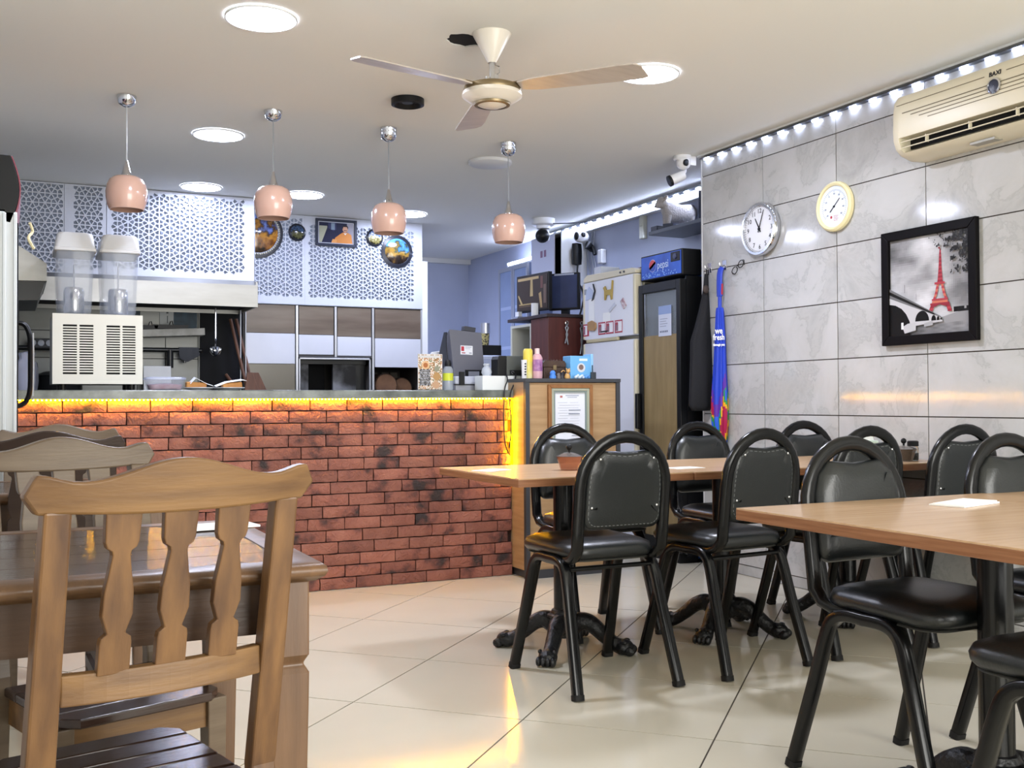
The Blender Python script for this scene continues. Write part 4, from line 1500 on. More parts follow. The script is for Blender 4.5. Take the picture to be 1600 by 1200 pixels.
# oven mouth
b = MB()
b.box(2.143 - VX, -.01, .95, 2.155 - VX, .02, 1.424).box(2.752 - VX, -.01, .95, 2.764 - VX, .02, 1.424).box(2.143 - VX, -.01, 1.410, 2.764 - VX, .02, 1.424)
b.build('mouth_frame', M_alu, oven, bevel=.002, seg=1)
M_soot = mat('sooty_tile', '#8d8f93', .5, col2='#2b2b2d', scale=4, world=True, lo=.4, hi=.62)
b = MB()
b.box(2.15 - VX, .13, .95, 2.258 - VX, .16, 1.40).box(2.472 - VX, .13, .95, 2.675 - VX, .16, 1.40)
b.build('sooty_facing', M_soot, oven)
MB().box(2.15 - VX, .10, 1.375, 2.757 - VX, .16, 1.412).box(2.675 - VX, .13, .95, 2.757 - VX, .17, 1.40).build('iron_lintel', M_black, oven)
MB().box(2.258 - VX, .40, .95, 2.472 - VX, .42, 1.40).build('oven_chamber', M_dark, oven)
# firewood and board in the niche
M_bark = mat('bark', '#4a3526', .9, col2='#2f2118', scale=9)
M_cutwood = mat('cut_wood', '#7c5a3e', .7, col2='#5e412c', scale=7)
for k, (x, z, r, y, lb) in enumerate(((2.92, 1.195, .105, 8.62, 'round cut log end in the niche right of the oven mouth'), (3.08, 1.17, .095, 8.66, 'second darker log behind the round cut log'))):
    t = thing('firewood_log', lb, 'log', (x, y, z), 0, 'logs in the oven niche')
    MB().lathe([(r * .98, .0), (r, .01), (r * .97, .25), (r, .32)], 24, RY @ Matrix.Scale(-1, 4, (0, 0, 1))).build('log', M_bark, t, True, ang=50)
    MB().lathe([(.0005, .004), (r * .9, .003), (r * .9, -.005)], 24, RY, cap=False).build('cut_face', M_cutwood, t)
for k, x in enumerate((2.84, 2.94, 3.05, 3.13)):
    tag(MB().box(-.035, 0, 0, .035, .02, .36).build('plank', mat('grey_plank', '#6d675e', .8, col2='#564f47', scale=6, rand=.2), loc=(x, 8.98, .96), rot=(-.1, 0, .02 * k)),
        'rough upright plank at the back of the oven niche, ' + ('leftmost', 'second from left', 'third from left', 'rightmost')[k], 'plank', 'planks in the oven niche')
# low step under the logs (niche floor)
MB().box(2.795 - VX, .012, .95, 3.222 - VX, .54, 1.068).build('niche_floor', M_obody, oven)

# --- black splash sheet, bars, shelf and pipe behind the grill
tag(MB().box(1.352, 8.585, .85, 1.685, 8.605, 1.83).build('splash_sheet', mat('black_sheet', '#0b0c10', .6, spec=.2), bevel=.002), 'tall black metal sheet between grey tiles and oven front', 'metal sheet')
tag(MB().box(1.338, 8.59, .85, 1.35, 8.608, 1.80).build('edge_strip', mat('dull_edge', '#8c8e88', .6)), 'pale metal edge strip where grey tiles meet black sheet', 'strip')
for k, x in enumerate((1.625, 1.665)):
    tag(MB().cyl(0, 0, 0, .68,   .0055, 10).build('steel_rod', M_alu, loc=(x, 8.35, 1.10), smooth=True), ('left upright steel rod under the hood corner', 'right upright steel rod under the hood corner')[k], 'rod')
t = thing('wall_shelf', 'tilted white board shelf under the steel hood', 'shelf', (1.02, 8.46, 1.585))
MB().box(-.34, -.06, -.02, .34, .14, .035, Matrix.Rotation(-.05, 4, 'Y')).build('board', mat('worn_white_board', '#c8c8c2', .6, col2='#aaa9a2', scale=12), t, bevel=.003)
for k, (x, w_, h_, hz, lb, c) in enumerate(((.82, .16, .20, .115, 'dark teal picture left of the white card under the hood', '#1d3442'), (1.10, .11, .19, .12, 'white card between two dark pictures under the hood', '#b9bdbd'), (1.24, .18, .19, .12, 'dark teal picture right of the white card under the hood', '#1f3c4e'))):
    pr = Print(w_, h_)
    pr.rect(0, 0, 1, 1, c)
    if k != 1:
        pr.grid(14, 14, lambda u, v: tuple(x_ * (0.7 + .9 * abs(noise.noise((u * 3 + k, v * 3, 1)))) for x_ in lin(c)[:3]) + (1,))
    else:
        pr.rect(.45, .1, .6, .35, '#3a4046').rect(.5, .45, .56, .75, '#4a5056')
    o = tag(pr.build('poster', None, (x + (0 if k else 0), 8.60, 1.73)), lb, 'poster')
    o.modifiers.new('thickness', 'SOLIDIFY').thickness = -.003
for k, (x, w_) in enumerate(((.955, .05), (1.11, .12))):
    t = thing('tray', ('short black tray on the tilted white shelf', 'long black tray on the tilted white shelf')[k], 'tray', (x, 8.47, 1.617 + (x - 1.02) * .05 + .004))
    MB().prism([(-w_, 0), (w_, 0), (w_ + .01, .032), (-w_ - .01, .032)], -.045, .045, 'y').build('tray', M_blackp, t)
    MB().tube([(-.01, 0, .03), (.0, 0, .06), (.012, 0, .065), (.02, 0, .03)], .004, 6).build('grip', M_blackp, t, True)
t = thing('gas_pipe', 'black horizontal pipe along the grey kitchen tiles', 'pipe', (.75, 8.5, 1.465))
MB().tube([(-.75, 0, 0), (.60, 0, 0)], .018, 10).build('pipe', M_black, t, True)
MB().tube([(.36, 0, 0), (.36, 0, -.14)], .026, 10).build('valve', M_black, t, True)
MB().tube([(.47, 0, .005), (.47, 0, -.10)], .012, 8).build('drop', M_black, t, True)
MB().box(-.36, -.02, .02, -.30, .1, .10).build('clip', M_black, t)
b = MB()
rings = []
for k in range(9):
    x = .0 + .15 * k / 8
    dz = -.095 + .06 * abs(k / 8 - .35) * 1.4
    rings.append([(x, -.022 - .004 * math.sin(k * 2), .022), (x, .022, .022), (x, .024, -.03), (x + .01, -.018, dz), (x, -.026 + .004 * math.sin(k * 3), dz * .5)])
tag(MB().loft(rings).build('cloth', mat('grey_cloth', '#4b4d52', .9), smooth=True, loc=(1.175, 8.5, 1.465), ang=80), 'dark grey cloth draped over the black pipe', 'cloth')
tag(MB().box(-.10, 0, -.114, .10, .012, .20).build('white_board', M_paper, loc=(1.0, 8.35, 1.135), rot=(-.1, 0, 0), bevel=.002), 'white board leaning behind the clear food box', 'board')
t = thing('switch_panel', 'dark panel with three round knobs left of the dispenser', 'panel', (.19, 8.47, 1.50))
MB().box(-.09, 0, -.035, .09, .06, .035).build('panel', mat('dark_panel', '#2a2d30', .5), t, bevel=.004)
for k in (-1, 0, 1):
    MB().lathe([(.024, 0), (.022, .012), (.0005, .014)], 16, RY @ Matrix.Translation((k * .055, 0, 0))).build('knob', mat('pale_knob', '#9aa0a6', .4), t, True)
# worktop of the grill line, in the dark
tag(MB().box(-.79, 7.9, 0, 1.68, 8.55, 1.02).build('cooking_range', mat('dark_range', '#1c1d1f', .5), bevel=.004), 'dark steel cooking range under the wide hood', 'range')
for k, (x, r, z) in enumerate(((.30, .16, 1.02), (-.12, .12, 1.02))):
    t = thing('cooking_pot', ('large black pot behind the drink dispenser', 'smaller black pot behind the bottle bag')[k], 'pot', (x, 8.2, z))
    MB().lathe([(r * .9, .001), (r, .02), (r, .22), (r + .01, .23), (r - .01, .225), (r - .012, .03), (.0005, .03)], 24).build('pot', M_black, t, True, ang=50)
    MB().lathe([(r, .231), (r * .6, .26), (.02, .27), (.016, .30), (.0005, .30)], 20).build('lid', M_black, t, True)
# ladle and wooden peels
t = thing('ladle', 'steel ladle hanging before the black sheet', 'ladle', (1.415, 8.25, 1.46))
MB().tube([(0, 0, .09), (0, 0, .325)], .007, 8).build('handle', M_chrome, t, True)
MB().lathe([(.0005, -.055), (.025, -.045), (.042, -.02), (.046, .01), (.043, .01), (.038, -.018), (.022, -.04), (.0005, -.05)], 18, Matrix.Rotation(.5, 4, 'X')).build('bowl', M_chrome, t, True)
MB().tube([(0, 0, .1), (.0, .004, .05), (.0, .03, .01)], .006, 8).build('neck', M_chrome, t, True)
M_peel = mat('brown_peel_wood', '#6d4a36', .6, col2='#56392a', scale=4, stretch=(6, 6, 1))
for k, (x0, z0, x1, z1, w_) in enumerate(((1.69, 1.03, 1.56, 1.715, .10), (1.745, 1.03, 1.615, 1.72, .13), (1.64, 1.1, 1.545, 1.275, .0))):
    y0 = 8.27 + .05 * k
    t = thing('oven_peel', ('long wooden peel leaning left of the olive panel', 'long wooden peel leaning furthest right', 'short wooden stick beside the leaning peels')[k], 'peel', (x0, y0, z0))
    MB().tube([(0, 0, 0), (x1 - x0, .16, z1 - z0)], .013, 8).build('handle', M_peel, t, True)
    if w_:
        MB().prism([(-w_ * .25, .26), (w_ * .15, .26), (w_ * .62, .12), (w_ * .70, -.01), (-w_ * .52, -.01), (-w_ * .48, .12)], -.008, .008, 'y', Matrix.Rotation(-.10, 4, 'X')).build('blade', M_peel, t, bevel=.003)
# decorative plates and portrait on the perforated panels
def plate(label, x, z, r, cols, rim, scale=3.0):
    t = thing('decorative_plate', label, 'plate', (x, 8.556, z), 0, 'plates on the perforated wall')
    MB().lathe([(r, .0), (r, .006), (r * .80, .014), (r * .78, .012), (r * .78, .004)], 40, RY, cap=False).build('rim', rim, t, True)
    m = bpy.data.materials.new('painted_scene')
    m.use_nodes = True
    nt = m.node_tree
    n = nt.nodes
    p = n['Principled BSDF']
    p.inputs['Roughness'].default_value = .12
    tc = n.new('ShaderNodeTexCoord')
    nz = n.new('ShaderNodeTexNoise')
    nz.inputs['Scale'].default_value = scale / r
    nz.inputs['Detail'].default_value = 6
    nt.links.new(tc.outputs['Object'], nz.inputs['Vector'])
    sp = n.new('ShaderNodeSeparateXYZ')
    nt.links.new(tc.outputs['Object'], sp.inputs[0])
    ma = n.new('ShaderNodeMath')
    ma.operation = 'MULTIPLY_ADD'
    ma.inputs[1].default_value = .42 / r
    nt.links.new(sp.outputs['Z'], ma.inputs[0])
    nt.links.new(nz.outputs[0], ma.inputs[2])
    cr = n.new('ShaderNodeValToRGB')
    els = cr.color_ramp.elements
    els[0].position, els[0].color = .15, lin(cols[0])
    els[1].position, els[1].color = .9, lin(cols[-1])
    for q, c in enumerate(cols[1:-1]):
        e = els.new(.15 + .75 * (q + 1) / (len(cols) - 1))
        e.color = lin(c)
    nt.links.new(ma.outputs[0], cr.inputs[0])
    nt.links.new(cr.outputs[0], p.inputs['Base Color'])
    MB().lathe([(r * .79, .012), (r * .6, .022), (r * .3, .030), (.0005, .033)], 40, RY, cap=False).build('painting', m, t, True)
    return t


M_prim = mat('black_plate_rim', '#20222a', .3)
t = plate('large dark plate with orange autumn scene, cut off by the hood', 1.80, 2.44, .21, ['#2a1c12', '#7a4a1c', '#b07a2c', '#3a2c22', '#6a7fc0', '#2b3048'], M_prim)
b = MB()
for k in range(60):
    a = 2 * PI * k / 60
    b.ball((.178 * math.cos(a), -.013, .178 * math.sin(a)), .0065, 4)
b.build('beaded_border', mat('cream_bead', '#b9b39a', .4), t)['kind'] = 'stuff'
plate('small dark plate with a blue dusk scene beside the second pendant', 2.128, 2.462, .073, ['#1a1d16', '#5b5a3a', '#171a20', '#3a4f6a', '#20252c'], M_prim)
plate('small dark plate with a green hill scene, half behind the third pendant', 2.80, 2.46, .076, ['#28261a', '#7d7442', '#c8c2a0', '#4d6690', '#22283a'], M_prim)
plate('large plate with blue sky and dark trees behind the third pendant', 3.00, 2.352, .142, ['#15110f', '#2c2018', '#8a6a2a', '#2a3a2c', '#4c86c8', '#5f9ad8'], M_prim, 2.4)
t = thing('framed_picture', 'dark framed photo of a man in an orange shirt', 'picture', (2.46, 8.556, 2.478))
b = MB()
W2, H2 = .178, .114
for pts in ([(-W2, -H2), (W2, -H2), (W2 - .022, -H2 + .022), (-W2 + .022, -H2 + .022)], [(W2, -H2), (W2, H2), (W2 - .022, H2 - .022), (W2 - .022, -H2 + .022)],
            [(W2, H2), (-W2, H2), (-W2 + .022, H2 - .022), (W2 - .022, H2 - .022)], [(-W2, H2), (-W2, -H2), (-W2 + .022, -H2 + .022), (-W2 + .022, H2 - .022)]):
    b.prism(pts, -.018, .0, 'y')
b.build('frame', mat('navy_frame', '#1d2436', .35), t, bevel=.002, seg=1)
pr = Print(2 * (W2 - .022), 2 * (H2 - .022))
pr.rect(0, 0, 1, 1, '#b9bcc4').rect(.025, .035, .975, .965, '#20233a')
pr.poly([(.03, .2), (.03, .95), (.1, .95), (.25, .28), (.25, .2)], '#9b9c86').poly([(.28, .04), (.28, .3), (.42, .42), (.5, .35), (.5, .04)], '#363a58').rect(.36, .06, .46, .36, '#7a8a9a')
pr.rect(.80, .04, .975, .965, '#8b8890')
pr.poly([(.42, .96), (.47, .72), (.60, .55), (.68, .46), (.82, .46), (.92, .56), (.95, .96)], '#b9783c')
pr.poly([(.36, .96), (.40, .78), (.52, .82), (.50, .96)], '#c58a50')
pr.disc(.75, .30, .075, '#b58a70', 18, .16)
pr.poly([(.67, .22), (.68, .30), (.70, .20), (.80, .20), (.82, .30), (.835, .22), (.80, .12), (.70, .12)], '#221c20')
pr.rect(.705, .36, .795, .385, '#2a2022')
pr.poly([(.70, .47), (.75, .58), (.80, .47), (.75, .50)], '#d8d4cc')
pr.build('photo', t, (0, -.006, 0))
MB().box(-W2 + .01, -.005, -H2 + .01, W2 - .01, -.001, H2 - .01).build('backing', M_black, t)

# ================================================================== ON THE COUNTER
ZT = 1.1185
# drink dispenser
dd = thing('drink_dispenser', 'twin-tank cold drink dispenser with cream louvred base', 'drink dispenser', (.408, 5.90, ZT))
M_dcream = mat('dispenser_cream', '#d3d2c8', .35)
M_tank = mat('clear_tank', '#b9c1cf', .08, alpha=.19, spec=.6)
M_lid = mat('dispenser_lid', '#d2d3d4', .4)
wd, dp, z0, z1 = .222, .42, .034, .402
b = MB()
b.box(-wd, .012, z0, wd, dp, z1)
b.build('body', mat('dispenser_body', '#8f908c', .5), dd, bevel=.004)
cols_ = [(-.172, -.104), (-.092, -.024), (.040, .108), (.120, .186)]
b = MB()
edges = [-wd] + [e for c in cols_ for e in c] + [wd]
zz0, zz1 = .085, .345
for k in range(0, len(edges), 2):
    b.box(edges[k], 0, zz0, edges[k + 1], .008, zz1)
b.box(-wd, 0, z0, wd, .008, zz0).box(-wd, 0, zz1, wd, .008, z1)
b.build('front_panel', M_dcream, dd)
b = MB()
ns = 19
for c0, c1 in cols_:
    for k in range(ns - 1):
        zc = zz0 + (zz1 - zz0) * (k + 1) / ns
        b.box(c0, .001, zc - .0033, c1, .008, zc + .0033)
o = b.build('louvre_slats', M_dcream, dd)
o['kind'] = 'stuff'
MB().box(-wd + .01, .0085, zz0 - .01, wd - .01, .0118, zz1 + .01).build('louvre_void', M_dark, dd)
for sx in (-1, 1):
    for y in (.05, .36):
        MB().cyl(sx * .17, y, 0, .036, .018, 12).build('foot', M_blackp, dd, True)
for sx in (-1, 1):
    cx = -.111 if sx < 0 else .112
    rings = []
    for z, w_, d_ in ((.404, .155, .30), (.42, .165, .31), (.60, .180, .325), (.738, .188, .335)):
        rings.append([(x, y, z) for x, y, _ in rrect(w_, d_, .025, z, 5, cx, .20)])
    rin = []
    for z, w_, d_ in ((.738, .180, .327), (.60, .172, .317), (.42, .157, .302), (.412, .148, .292)):
        rin.append([(x, y, z) for x, y, _ in rrect(w_, d_, .022, z, 5, cx, .20)])
    tk = MB().loft(rings + rin).build('tank', M_tank, dd, True, ang=40)
    MB().lathe([(.0005, .414), (.05, .414), (.052, .42), (.052, .535), (.046, .553), (.03, .558), (.0005, .56)], 28, Matrix.Translation((cx, .17, 0))).build('cooling_drum', M_chrome, tk, True)
    MB().tube([(cx, .17, .56), (cx, .17, .68)], .004, 6).build('spindle', M_alu, tk, True)
    rings = []
    for z, w_, d_, r_ in ((.735, .196, .345, .02), (.738, .208, .355, .02), (.752, .208, .355, .02), (.755, .200, .347, .02), (.82, .180, .325, .03), (.834, .168, .31, .035), (.838, .14, .28, .03)):
        rings.append([(x, y, z) for x, y, _ in rrect(w_, d_, r_, z, 5, cx, .20)])
    MB().loft(rings).build('lid', M_lid, dd, True, ang=35)

t = thing('bottle_bag', 'clear plastic wrapped bottles behind the left fridge handle', 'bottles', (.065, 6.1, ZT))
cloth_loft([(0.0, .05, .05, 0, 0), (.05, .056, .05, 0, 0), (.12, .054, .05, 0, 0), (.15, .05, .045, 0, 0), (.17, .03, .03, 0, 0), (.20, .04, .035, .005, 0), (.21, .012, .012, .01, 0)], 20, .15, 4).build('wrap', mat('clear_wrap', '#aab0c8', .15, alpha=.55), t, True, ang=70)
MB().cyl(0, 0, .004, .12, .038, 16).build('bottle', mat('cloudy_bottle', '#8b8fa5', .3), t, True)
t = thing('food_box', 'clear lidded food box of pink meat on the counter', 'food box', (.755, 6.0, ZT))
rings = [[(x, y, z) for x, y, _ in rrect(w_, d_, .03, z, 5)] for z, w_, d_ in ((0, .17, .12), (.005, .18, .13), (.06, .205, .15), (.062, .205, .15))]
MB().loft(rings).build('box', mat('clear_food_box', '#b9bfd0', .1, alpha=.32), t, True, ang=40)
MB().loft([[(x, y, z) for x, y, _ in rrect(w_, d_, .03, z, 5)] for z, w_, d_ in ((.060, .215, .16), (.07, .215, .16), (.074, .19, .14))]).build('lid', mat('clear_lid_blue', '#bcc6e2', .12, alpha=.45), t, True, ang=40)
MB().loft([[(x, y, z + .008 * noise.noise((x * 40, y * 40, 3))) for x, y, _ in rrect(w_, d_, .03, z, 5)] for z, w_, d_ in ((.006, .165, .115), (.03, .18, .125), (.036, .1, .07))]).build('meat', mat('pink_meat', '#b98a92', .6, col2='#c9a6aa', scale=30), t, True)
M_china = mat('white_china', '#dfe1e6', .2)
M_bread = mat('golden_bread', '#b98445', .7, col2='#a56f35', scale=12)
for k, (x, s_) in enumerate(((.945, 1), (1.115, 1.15))):
    t = thing('bread_plate', ('white plate of wrapped bread next to the food box', 'white plate of wrapped bread further right, with an upturned wrapper')[k], 'plate', (x, 6.06, ZT))
    MB().lathe([(.0005, 0), (.045, .0), (.05, .004), (.088, .016), (.088, .019), (.05, .008), (.0005, .006)], 28).build('plate', M_china, t, True, ang=50)
    tag(MB().box(-.06, -.03, .0, .05, .03, .034, Matrix.Rotation(-.08 if k else .05, 4, 'Y')).build('bread_slice', M_bread, loc=(x + (-.01 if not k else .02), 6.06, ZT + .014), bevel=.006), ('golden bread on the left counter plate', 'golden bread on the right counter plate')[k], 'bread')
    pts = [(-.05, .012), (-.02, .045), (.04, .012), (.075, .0)] if k == 0 else [(-.08, -.004), (-.02, .02), (.07, .034), (.09, .03)]
    tag(MB().loft([[(px, -.035, pz), (px, .035, pz + .006), (px + .001, .035, pz + .003), (px + .001, -.035, pz - .003)] for px, pz in pts]).build('wrapper', M_paper, loc=(x, 6.055, ZT + .028)), ('crumpled white wrapper over the left bread', 'white wrapper over the right bread')[k], 'wrapper')

# menu card in a stand
t = thing('menu_stand', 'upright menu card of food pictures on the counter', 'menu', (2.26, 5.85, ZT))
MB().box(-.078, 0, 0, .078, .006, .218).build('card', mat('menu_board', '#cfc9c2', .3), t)
MB().box(-.078, -.02, 0, .078, .03, .006).build('foot', M_lidglass, t)
pr = Print(.15, .21)
menu_c = ['#d9cfc0', '#b98a62', '#8a6a45', '#e4ddd2', '#7d7f5a', '#c7aa8a', '#cabeb0']
pr.rect(0, 0, 1, 1, '#b9b4ac')
pr.grid(26, 34, lambda u, v: lin(menu_c[int(abs(noise.noise((u * 7, v * 9, 3))) * 14) % 7]) if not (.05 < u < .5 and .42 < v < .88) else grey(.6 - .35 * (noise.noise((u * 60, v * 60, 1)) > .1)))
pr.rect(.05, .02, .95, .09, '#c9c6c2').disc(.3, .30, .17, '#d9b183', 16).disc(.3, .30, .10, '#a9683c', 14).disc(.78, .62, .16, '#b08a58', 16).disc(.74, .86, .15, '#c09a78', 14).disc(.78, .40, .12, '#8e8d78', 12)
for k in range(5):
    pr.rect(.08, .46 + k * .085, .46, .485 + k * .085, '#6d6a66')
pr.build('print', t, (0, -.0008, .109))
# bottles, papers, box and printer by the till
t = thing('spray_bottle', 'clear bottle with yellow label and black cap beside the menu card', 'bottle', (2.395, 5.9, ZT))
MB().lathe([(.0005, 0), (.03, 0), (.032, .01), (.032, .125), (.022, .145), (.016, .15)], 18).build('bottle', mat('clear_bottle', '#b9c0c6', .1, alpha=.5), t, True)
MB().lathe([(.0325, .06), (.0325, .105)], 18, cap=False).build('label', mat('yellow_label', '#c9d038', .4), t, True)
MB().lathe([(.020, .14), (.022, .165), (.016, .185), (.0005, .187)], 14).build('cap', M_blackp, t, True)
t = thing('receipt_printer', 'pale receipt printer on papers beneath the till screen', 'printer', (2.55, 5.98, ZT))
MB().box(-.10, -.06, .038, .10, .09, .088).build('printer', mat('pale_grey_plastic', '#b8bcc9', .4), t, bevel=.006)
MB().box(-.10, -.065, 0, .12, .09, .034).build('drawer', mat('grey_drawer', '#8f9096', .5), t, bevel=.003)
MB().box(-.105, -.067, .033, .12, -.06, .039).build('black_trim', M_blackp, t)
MB().box(-.075, -.08, .036, -.045, -.06, .115).build('latch', M_blackp, t)
t = thing('till_screen', 'grey till screen seen from behind with a small sticker', 'monitor', (2.635, 6.15, ZT))
f0 = [(-.095, 0, .075), (.12, 0, .085), (.105, .02, .378), (-.122, .02, .395)]
f1 = [(-.10, .14, .07), (.12, .14, .08), (.105, .08, .34), (-.115, .08, .36)]
MB().loft([f0, f1]).build('housing', mat('till_grey', '#5f6069', .45), t, bevel=.004)
MB().prism([(.05, .0), (.26, -.02), (.26, .16), (.12, .38), (.09, .38)], -.118, -.105, 'x').build('side_wing', mat('till_dark', '#33353d', .5), t)
MB().box(-.05, .01, .0, .06, .14, .08).build('stand', mat('till_dark', '#33353d', .5), t, bevel=.004)
MB().box(-.02, -.006, .082, .10, .02, .135).build('port_recess', M_blackp, t)
MB().box(.0, -.009, .09, .075, -.005, .125).build('card_reader', mat('reader_grey', '#7f828c', .5), t)
MB().box(-.11, .03, .385, -.03, .08, .415, Matrix.Rotation(.12, 4, 'Y') @ Matrix.Translation((.05, 0, 0))).build('top_clip', mat('till_dark', '#33353d', .5), t, bevel=.003)
pr = Print(.085, .058)
pr.rect(0, 0, 1, 1, '#dfe0e4').rect(.06, .1, .30, .62, '#b33a44').rect(.38, .12, .9, .2, '#9aa0a8').rect(.38, .3, .8, .37, '#b0b5bb').rect(.1, .76, .4, .88, '#a05058').rect(.7, .76, .92, .86, '#888e96')
pr.build('sticker', t, (-.005, .0105, .262), (-.065, .03, 0))
t = thing('handset', 'white handset lying behind the till screen', 'telephone', (2.52, 6.42, ZT))
MB().lathe([(.0005, 0), (.05, 0), (.045, .12), (.02, .16), (.0005, .165)], 16).build('holder', M_white, t, True)
MB().tube([(-.03, -.02, .16), (-.06, -.03, .20), (-.03, -.02, .24), (.05, 0, .24)], [.028, .02, .02, .03], 10).build('receiver', M_white, t, True)
MB().ball((-.05, -.035, .17), .026, 8).build('mouthpiece', mat('dark_green_plastic', '#2e3a36', .5), t, True)
tag(MB().box(-.127, -.05, 0, .127, .07, .088).build('white_box', mat('white_card_box', '#dfe2de', .5), loc=(2.69, 5.81, ZT), bevel=.003), 'plain white box at the right end of the counter', 'box')
t = thing('label_printer', 'dark grey printer standing on the white box', 'printer', (2.77, 5.80, ZT + .0885))
MB().box(-.045, -.04, 0, .105, .06, .122).build('body', mat('printer_grey', '#4c504c', .45), t, bevel=.004)
MB().prism([(-.105, 0), (-.045, 0), (-.045, .122), (-.095, .122), (-.105, .10)], -.04, .06, 'y').build('cover', M_blackp, t, bevel=.004)
MB().box(-.025, -.043, .004, .065, -.038, .035).build('slot', M_dark, t)
MB().tube([(-.005 + .008 * math.cos(a), -.0435, .02 + .008 * math.sin(a)) for a in [2 * PI * k / 12 for k in range(10)]], .001, 4).build('ring_mark', M_alu, t)
t = thing('glass_ornament', 'small clear glass jar on the white box', 'jar', (2.617, 5.82, ZT + .0885))
MB().lathe([(.0005, 0), (.022, 0), (.033, .02), (.028, .045), (.016, .056), (.022, .07), (.018, .075), (.0005, .074)], 18).build('jar', mat('milky_glass', '#ccd2d8', .08, alpha=.6), t, True)
b = MB()
b.tube(bez([(2.72, 5.756, ZT + .10), (2.71, 5.72, ZT + .06), (2.665, 5.668, ZT - .02), (2.66, 5.655, ZT - .30), (2.70, 5.655, .72)], 6), .0045, 5)
b.tube(bez([(2.785, 5.755, ZT + .10), (2.75, 5.70, ZT + .05), (2.70, 5.662, ZT - .04), (2.705, 5.655, .9), (2.69, 5.655, .77)], 6), .0045, 5)
tag(b.build('extension_cable', M_ink, smooth=True), 'black cords dropping from the printer past the counter end', 'cord')
# ================================================================== WOOD CABINET AT THE COUNTER END
M_oakp = mat('oak_board', '#b4956e', .45, col2='#9f7f59', scale=2.5, stretch=(1.4, 1.4, 16), detail=6, lo=.3, hi=.7)
M_char = mat('charcoal_edge', '#3b3d41', .5)
t = thing('wood_cabinet', 'wood-fronted cabinet with charcoal edges at the end of the brick counter', 'cabinet', (3.06, 5.52, 0))
cw = .325
MB().box(-cw, .014, .05, -cw + .018, .58, 1.165).build('side_panel', M_oakp, t)
MB().box(cw - .018, .014, .05, cw, .58, 1.165).build('side_panel', M_oakp, t)
MB().box(-cw + .02, .012, .05, cw - .02, .03, 1.16).build('front_panel', M_oakp, t)
b = MB()
b.box(-cw - .001, 0, .0, -cw + .026, .03, 1.165).box(cw - .026, 0, .0, cw + .001, .03, 1.165).box(-cw + .026, .002, 0, cw - .026, .03, .05)
b.build('edge_frame', M_char, t)
MB().box(-cw - .003, -.004, 1.165, cw + .003, .585, 1.186).build('top', M_char, t)
MB().box(-cw + .02, .03, .0, cw - .02, .57, .05).build('plinth', M_char, t)
t = thing('framed_certificate', 'white certificate in a wooden frame on the cabinet front', 'certificate', (3.035, 5.531, .945))


def frame(b, W, H, w_, y0, y1):
    for pts in ([(-W, -H), (W, -H), (W - w_, -H + w_), (-W + w_, -H + w_)], [(W, -H), (W, H), (W - w_, H - w_), (W - w_, -H + w_)],
                [(W, H), (-W, H), (-W + w_, H - w_), (W - w_, H - w_)], [(-W, H), (-W, -H), (-W + w_, -H + w_), (-W + w_, H - w_)]):
        b.prism(pts, y0, y1, 'y')
    return b


frame(MB(), .152, .205, .022, -.022, -.0005).build('outer_frame', mat('oak_frame', '#97683c', .4, col2='#7f5530', scale=4, stretch=(6, 6, 2)), t, bevel=.003)
frame(MB(), .130, .183, .016, -.017, -.0005).build('inner_frame', mat('silver_green_frame', '#a3a793', .35), t, bevel=.002)
frame(MB(), .114, .167, .010, -.013, -.0005).build('mount', mat('grey_green_mount', '#7e8b86', .5), t)
pr = Print(.208, .314)
pr.rect(0, 0, 1, 1, '#dfe2ea').rect(.18, .06, .26, .10, '#b06a62').rect(.36, .05, .80, .068, '#9aa0b0').rect(.42, .085, .74, .10, '#a6abb8')
for k in range(9):
    pr.rect(.10 + .05 * (k % 2), .19 + .05 * k, .42 + .1 * (k % 3), .198 + .05 * k, '#b3b8c4').rect(.5, .19 + .05 * k, .78 + .04 * (k % 2), .198 + .05 * k, '#bcc0cb')
pr.rect(.45, .33, .85, .348, '#8f95a4').rect(.45, .40, .82, .418, '#8f95a4').rect(.2, .75, .5, .765, '#a2a7b4').rect(.55, .82, .8, .835, '#8d93a2')
pr.build('print', t, (0, -.004, 0))
MB().box(-.10, -.003, -.155, .10, -.0006, .155).build('backing', M_paper, t)

# little things on the cabinet
ZK = 1.1865
tt = thing('plastic_tube', 'small white tube with dark dots left of the yellow bottle', 'tube', (2.765, 5.60, ZK))
MB().lathe([(.0005, 0), (.014, 0), (.017, .10), (.0175, .112), (.0005, .113)], 14).build('tube', M_white, tt, True)
b = MB()
for k in range(5):
    b.box(-.005, -.0185, .02 + k * .016, .005, -.0135, .028 + k * .016)
b.build('dots', M_ink, tt)['kind'] = 'stuff'
tt = thing('bottle', 'yellow capped bottle on the wood cabinet', 'bottle', (2.80, 5.62, ZK), 0)
MB().lathe([(.0005, 0), (.026, 0), (.028, .01), (.028, .11)], 18).build('body', mat('yellow_bottle', '#cfc25a', .35, col2='#d8d3a0', scale=14), tt, True)
MB().lathe([(.029, .10), (.029, .168), (.022, .18), (.0005, .181)], 18).build('cap', mat('yellow_cap', '#d6c24a', .35), tt, True)
tt = thing('bottle', 'pink shampoo bottle with purple label on the wood cabinet', 'bottle', (2.858, 5.61, ZK), 0)
MB().lathe([(.0005, 0), (.03, 0), (.032, .01), (.032, .125), (.022, .145), (.014, .15)], 20).build('body', mat('pink_bottle', '#c99fa6', .3), tt, True)
MB().lathe([(.0326, .045), (.0326, .115)], 20, cap=False).build('label', mat('purple_label', '#7f4d86', .4, col2='#b07fa8', scale=30), tt, True)
